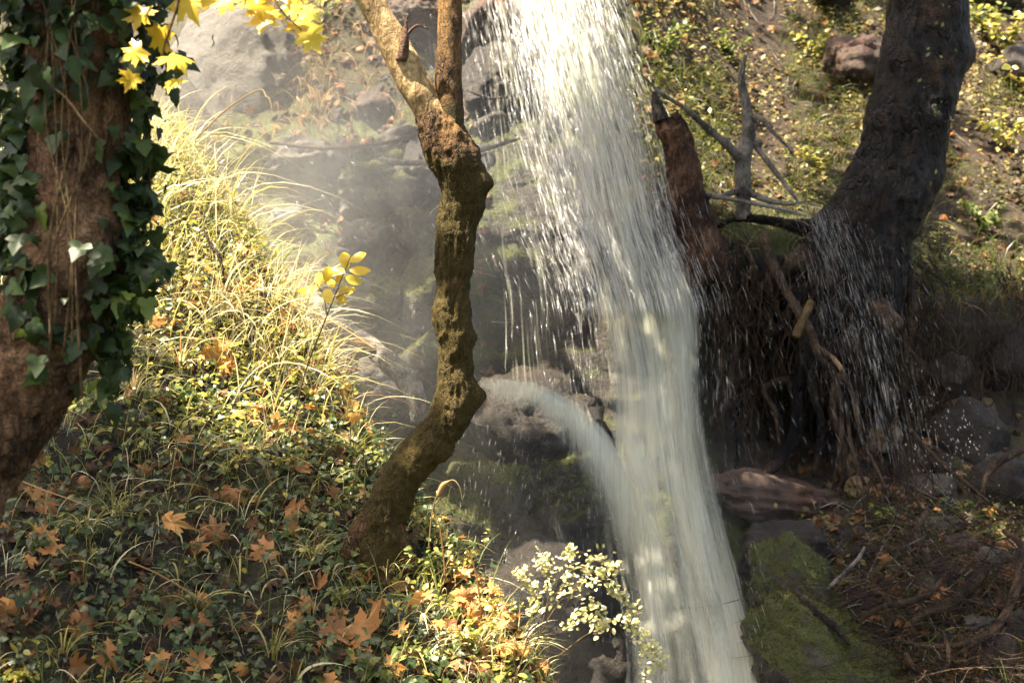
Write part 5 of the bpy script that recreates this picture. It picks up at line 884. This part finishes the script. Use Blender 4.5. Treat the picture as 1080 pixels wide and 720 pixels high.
# ------------------------------------------------------------------ unseen leaf crowns, added and shaped to cast the gorge's shade
def shade(regions, n, t0, t1, size, parent, name='shade_crown'):
    """leaves hung up-sun of the shaded places, clear of the view"""
    tot = sum(r[4] for r in regions); out = []
    for (cx, cy, rx, ry, wt, *dep) in regions:
        m = int(n * wt / tot)
        for k in range(m):
            a, b = cx + R.uniform(-1, 1) * rx, cy + R.uniform(-1, 1) * ry
            p = P(a, b, dep[0]) if dep else hit(a, b)[0]; ok = False
            for _ in range(5):
                q = p + SUN * R.uniform(t0, t1) + R.normal(0, .05, 3); u_, v_ = proj(q)
                if (u_ < -90 or u_ > 1170 or v_ < -70) and q[2] > 1.5: ok = True; break
            if ok: out.append(q)
    q = np.array(out); m = len(q); v, f, r_ = scatter(T_MAPLE, q, norm(SUN + R.normal(0, .55, (m, 3))), rvec(m), R.uniform(.7, 1.3, m) * size, None, R.uniform(-.4, .3, m))
    return obj(name, v, f, MAT['shade_canopy'], parent, {'rnd': r_})
shade([(100, 610, 260, 120, 8.5), (280, 645, 150, 85, 4.5), (60, 450, 130, 60, 2.2), (400, 570, 60, 40, 1.0), (70, 160, 80, 180, 2.6, 3.95), (20, 440, 90, 120, .5, 3.95)], 1400, 3.6, 6.5, .13, TREE_IVY)
shade([(545, 490, 75, 90, 3, 8.6), (545, 440, 75, 50, 9, 8.5), (775, 635, 30, 40, 3, 7.6), (440, 400, 40, 80, 1.5, 8.9), (680, 440, 90, 60, 6, 8.45), (695, 540, 100, 70, 9, 7.95), (675, 495, 75, 50, 6, 8.2), (690, 640, 85, 55, 9, 7.6), (725, 660, 125, 70, 14, 7.4), (725, 740, 130, 50, 8, 7.15), (560, 300, 60, 100, 1.5, 9.4), (430, 290, 50, 130, 4, 9.4), (330, 150, 110, 130, 2.6, 10), (440, 500, 40, 60, .2, 5.4)], 4500, 4.5, 7.5, .12, TREE_CURVED)
shade([(860, 460, 130, 170, 12), (1000, 540, 110, 190, 10), (1020, 410, 80, 60, 3), (860, 665, 90, 70, 7, 7.2), (800, 600, 50, 60, 2, 8.0), (930, 120, 70, 150, 4), (965, 60, 50, 160, 4, 9.2), (910, 250, 60, 90, 5, 9.0), (850, 120, 160, 110, .8), (1040, 150, 60, 140, .5)], 3400, 4.5, 8.0, .15, TREE_DARK)

# ------------------------------------------------------------------ spray mist hanging left of the fall
def mist(name, label, c0, rad, dens, seed):
    v, f = ico(4); m, t, o = M(name); vc = coords(t); ln = N(t, 'ShaderNodeVectorMath', operation='LENGTH'); mp = N(t, 'ShaderNodeMapping'); mp.inputs['Scale'].default_value = tuple(1 / r for r in rad); t.links.new(vc, mp.inputs[0]); t.links.new(mp.outputs[0], ln.inputs[0])
    fo = mth(t, 'SUBTRACT', 1.0, ln.outputs['Value'], clamp=True); fo = mth(t, 'MULTIPLY', fo, mth(t, 'MULTIPLY_ADD', noise(t, vc, 1.3, 4, .6), 4.2, -1.45, clamp=True))
    pv = N(t, 'ShaderNodeVolumePrincipled'); pv.inputs['Color'].default_value = (.96, .95, .90, 1); pv.inputs['Anisotropy'].default_value = .1; t.links.new(mth(t, 'MULTIPLY', fo, dens), pv.inputs['Density']); t.links.new(pv.outputs[0], o.inputs['Volume'])
    V = v * np.array(rad) + np.array(c0); ob = bpy.data.objects.new(name, make_mesh(name, v * np.array(rad), f, m)); COL.objects.link(ob); ob.location = tuple(c0); tag(ob, label, 'mist', None, 'stuff')
mist('mist', 'pale spray mist drifting left of the waterfall', P(335, 215, 8.2), (1.9, 1.5, 2.1), .25, 1)
mist('spray_cloud', 'pale spray hanging about the foot of the waterfall', P(640, 560, 7.9), (1.1, 1.0, 1.7), .10, 2)
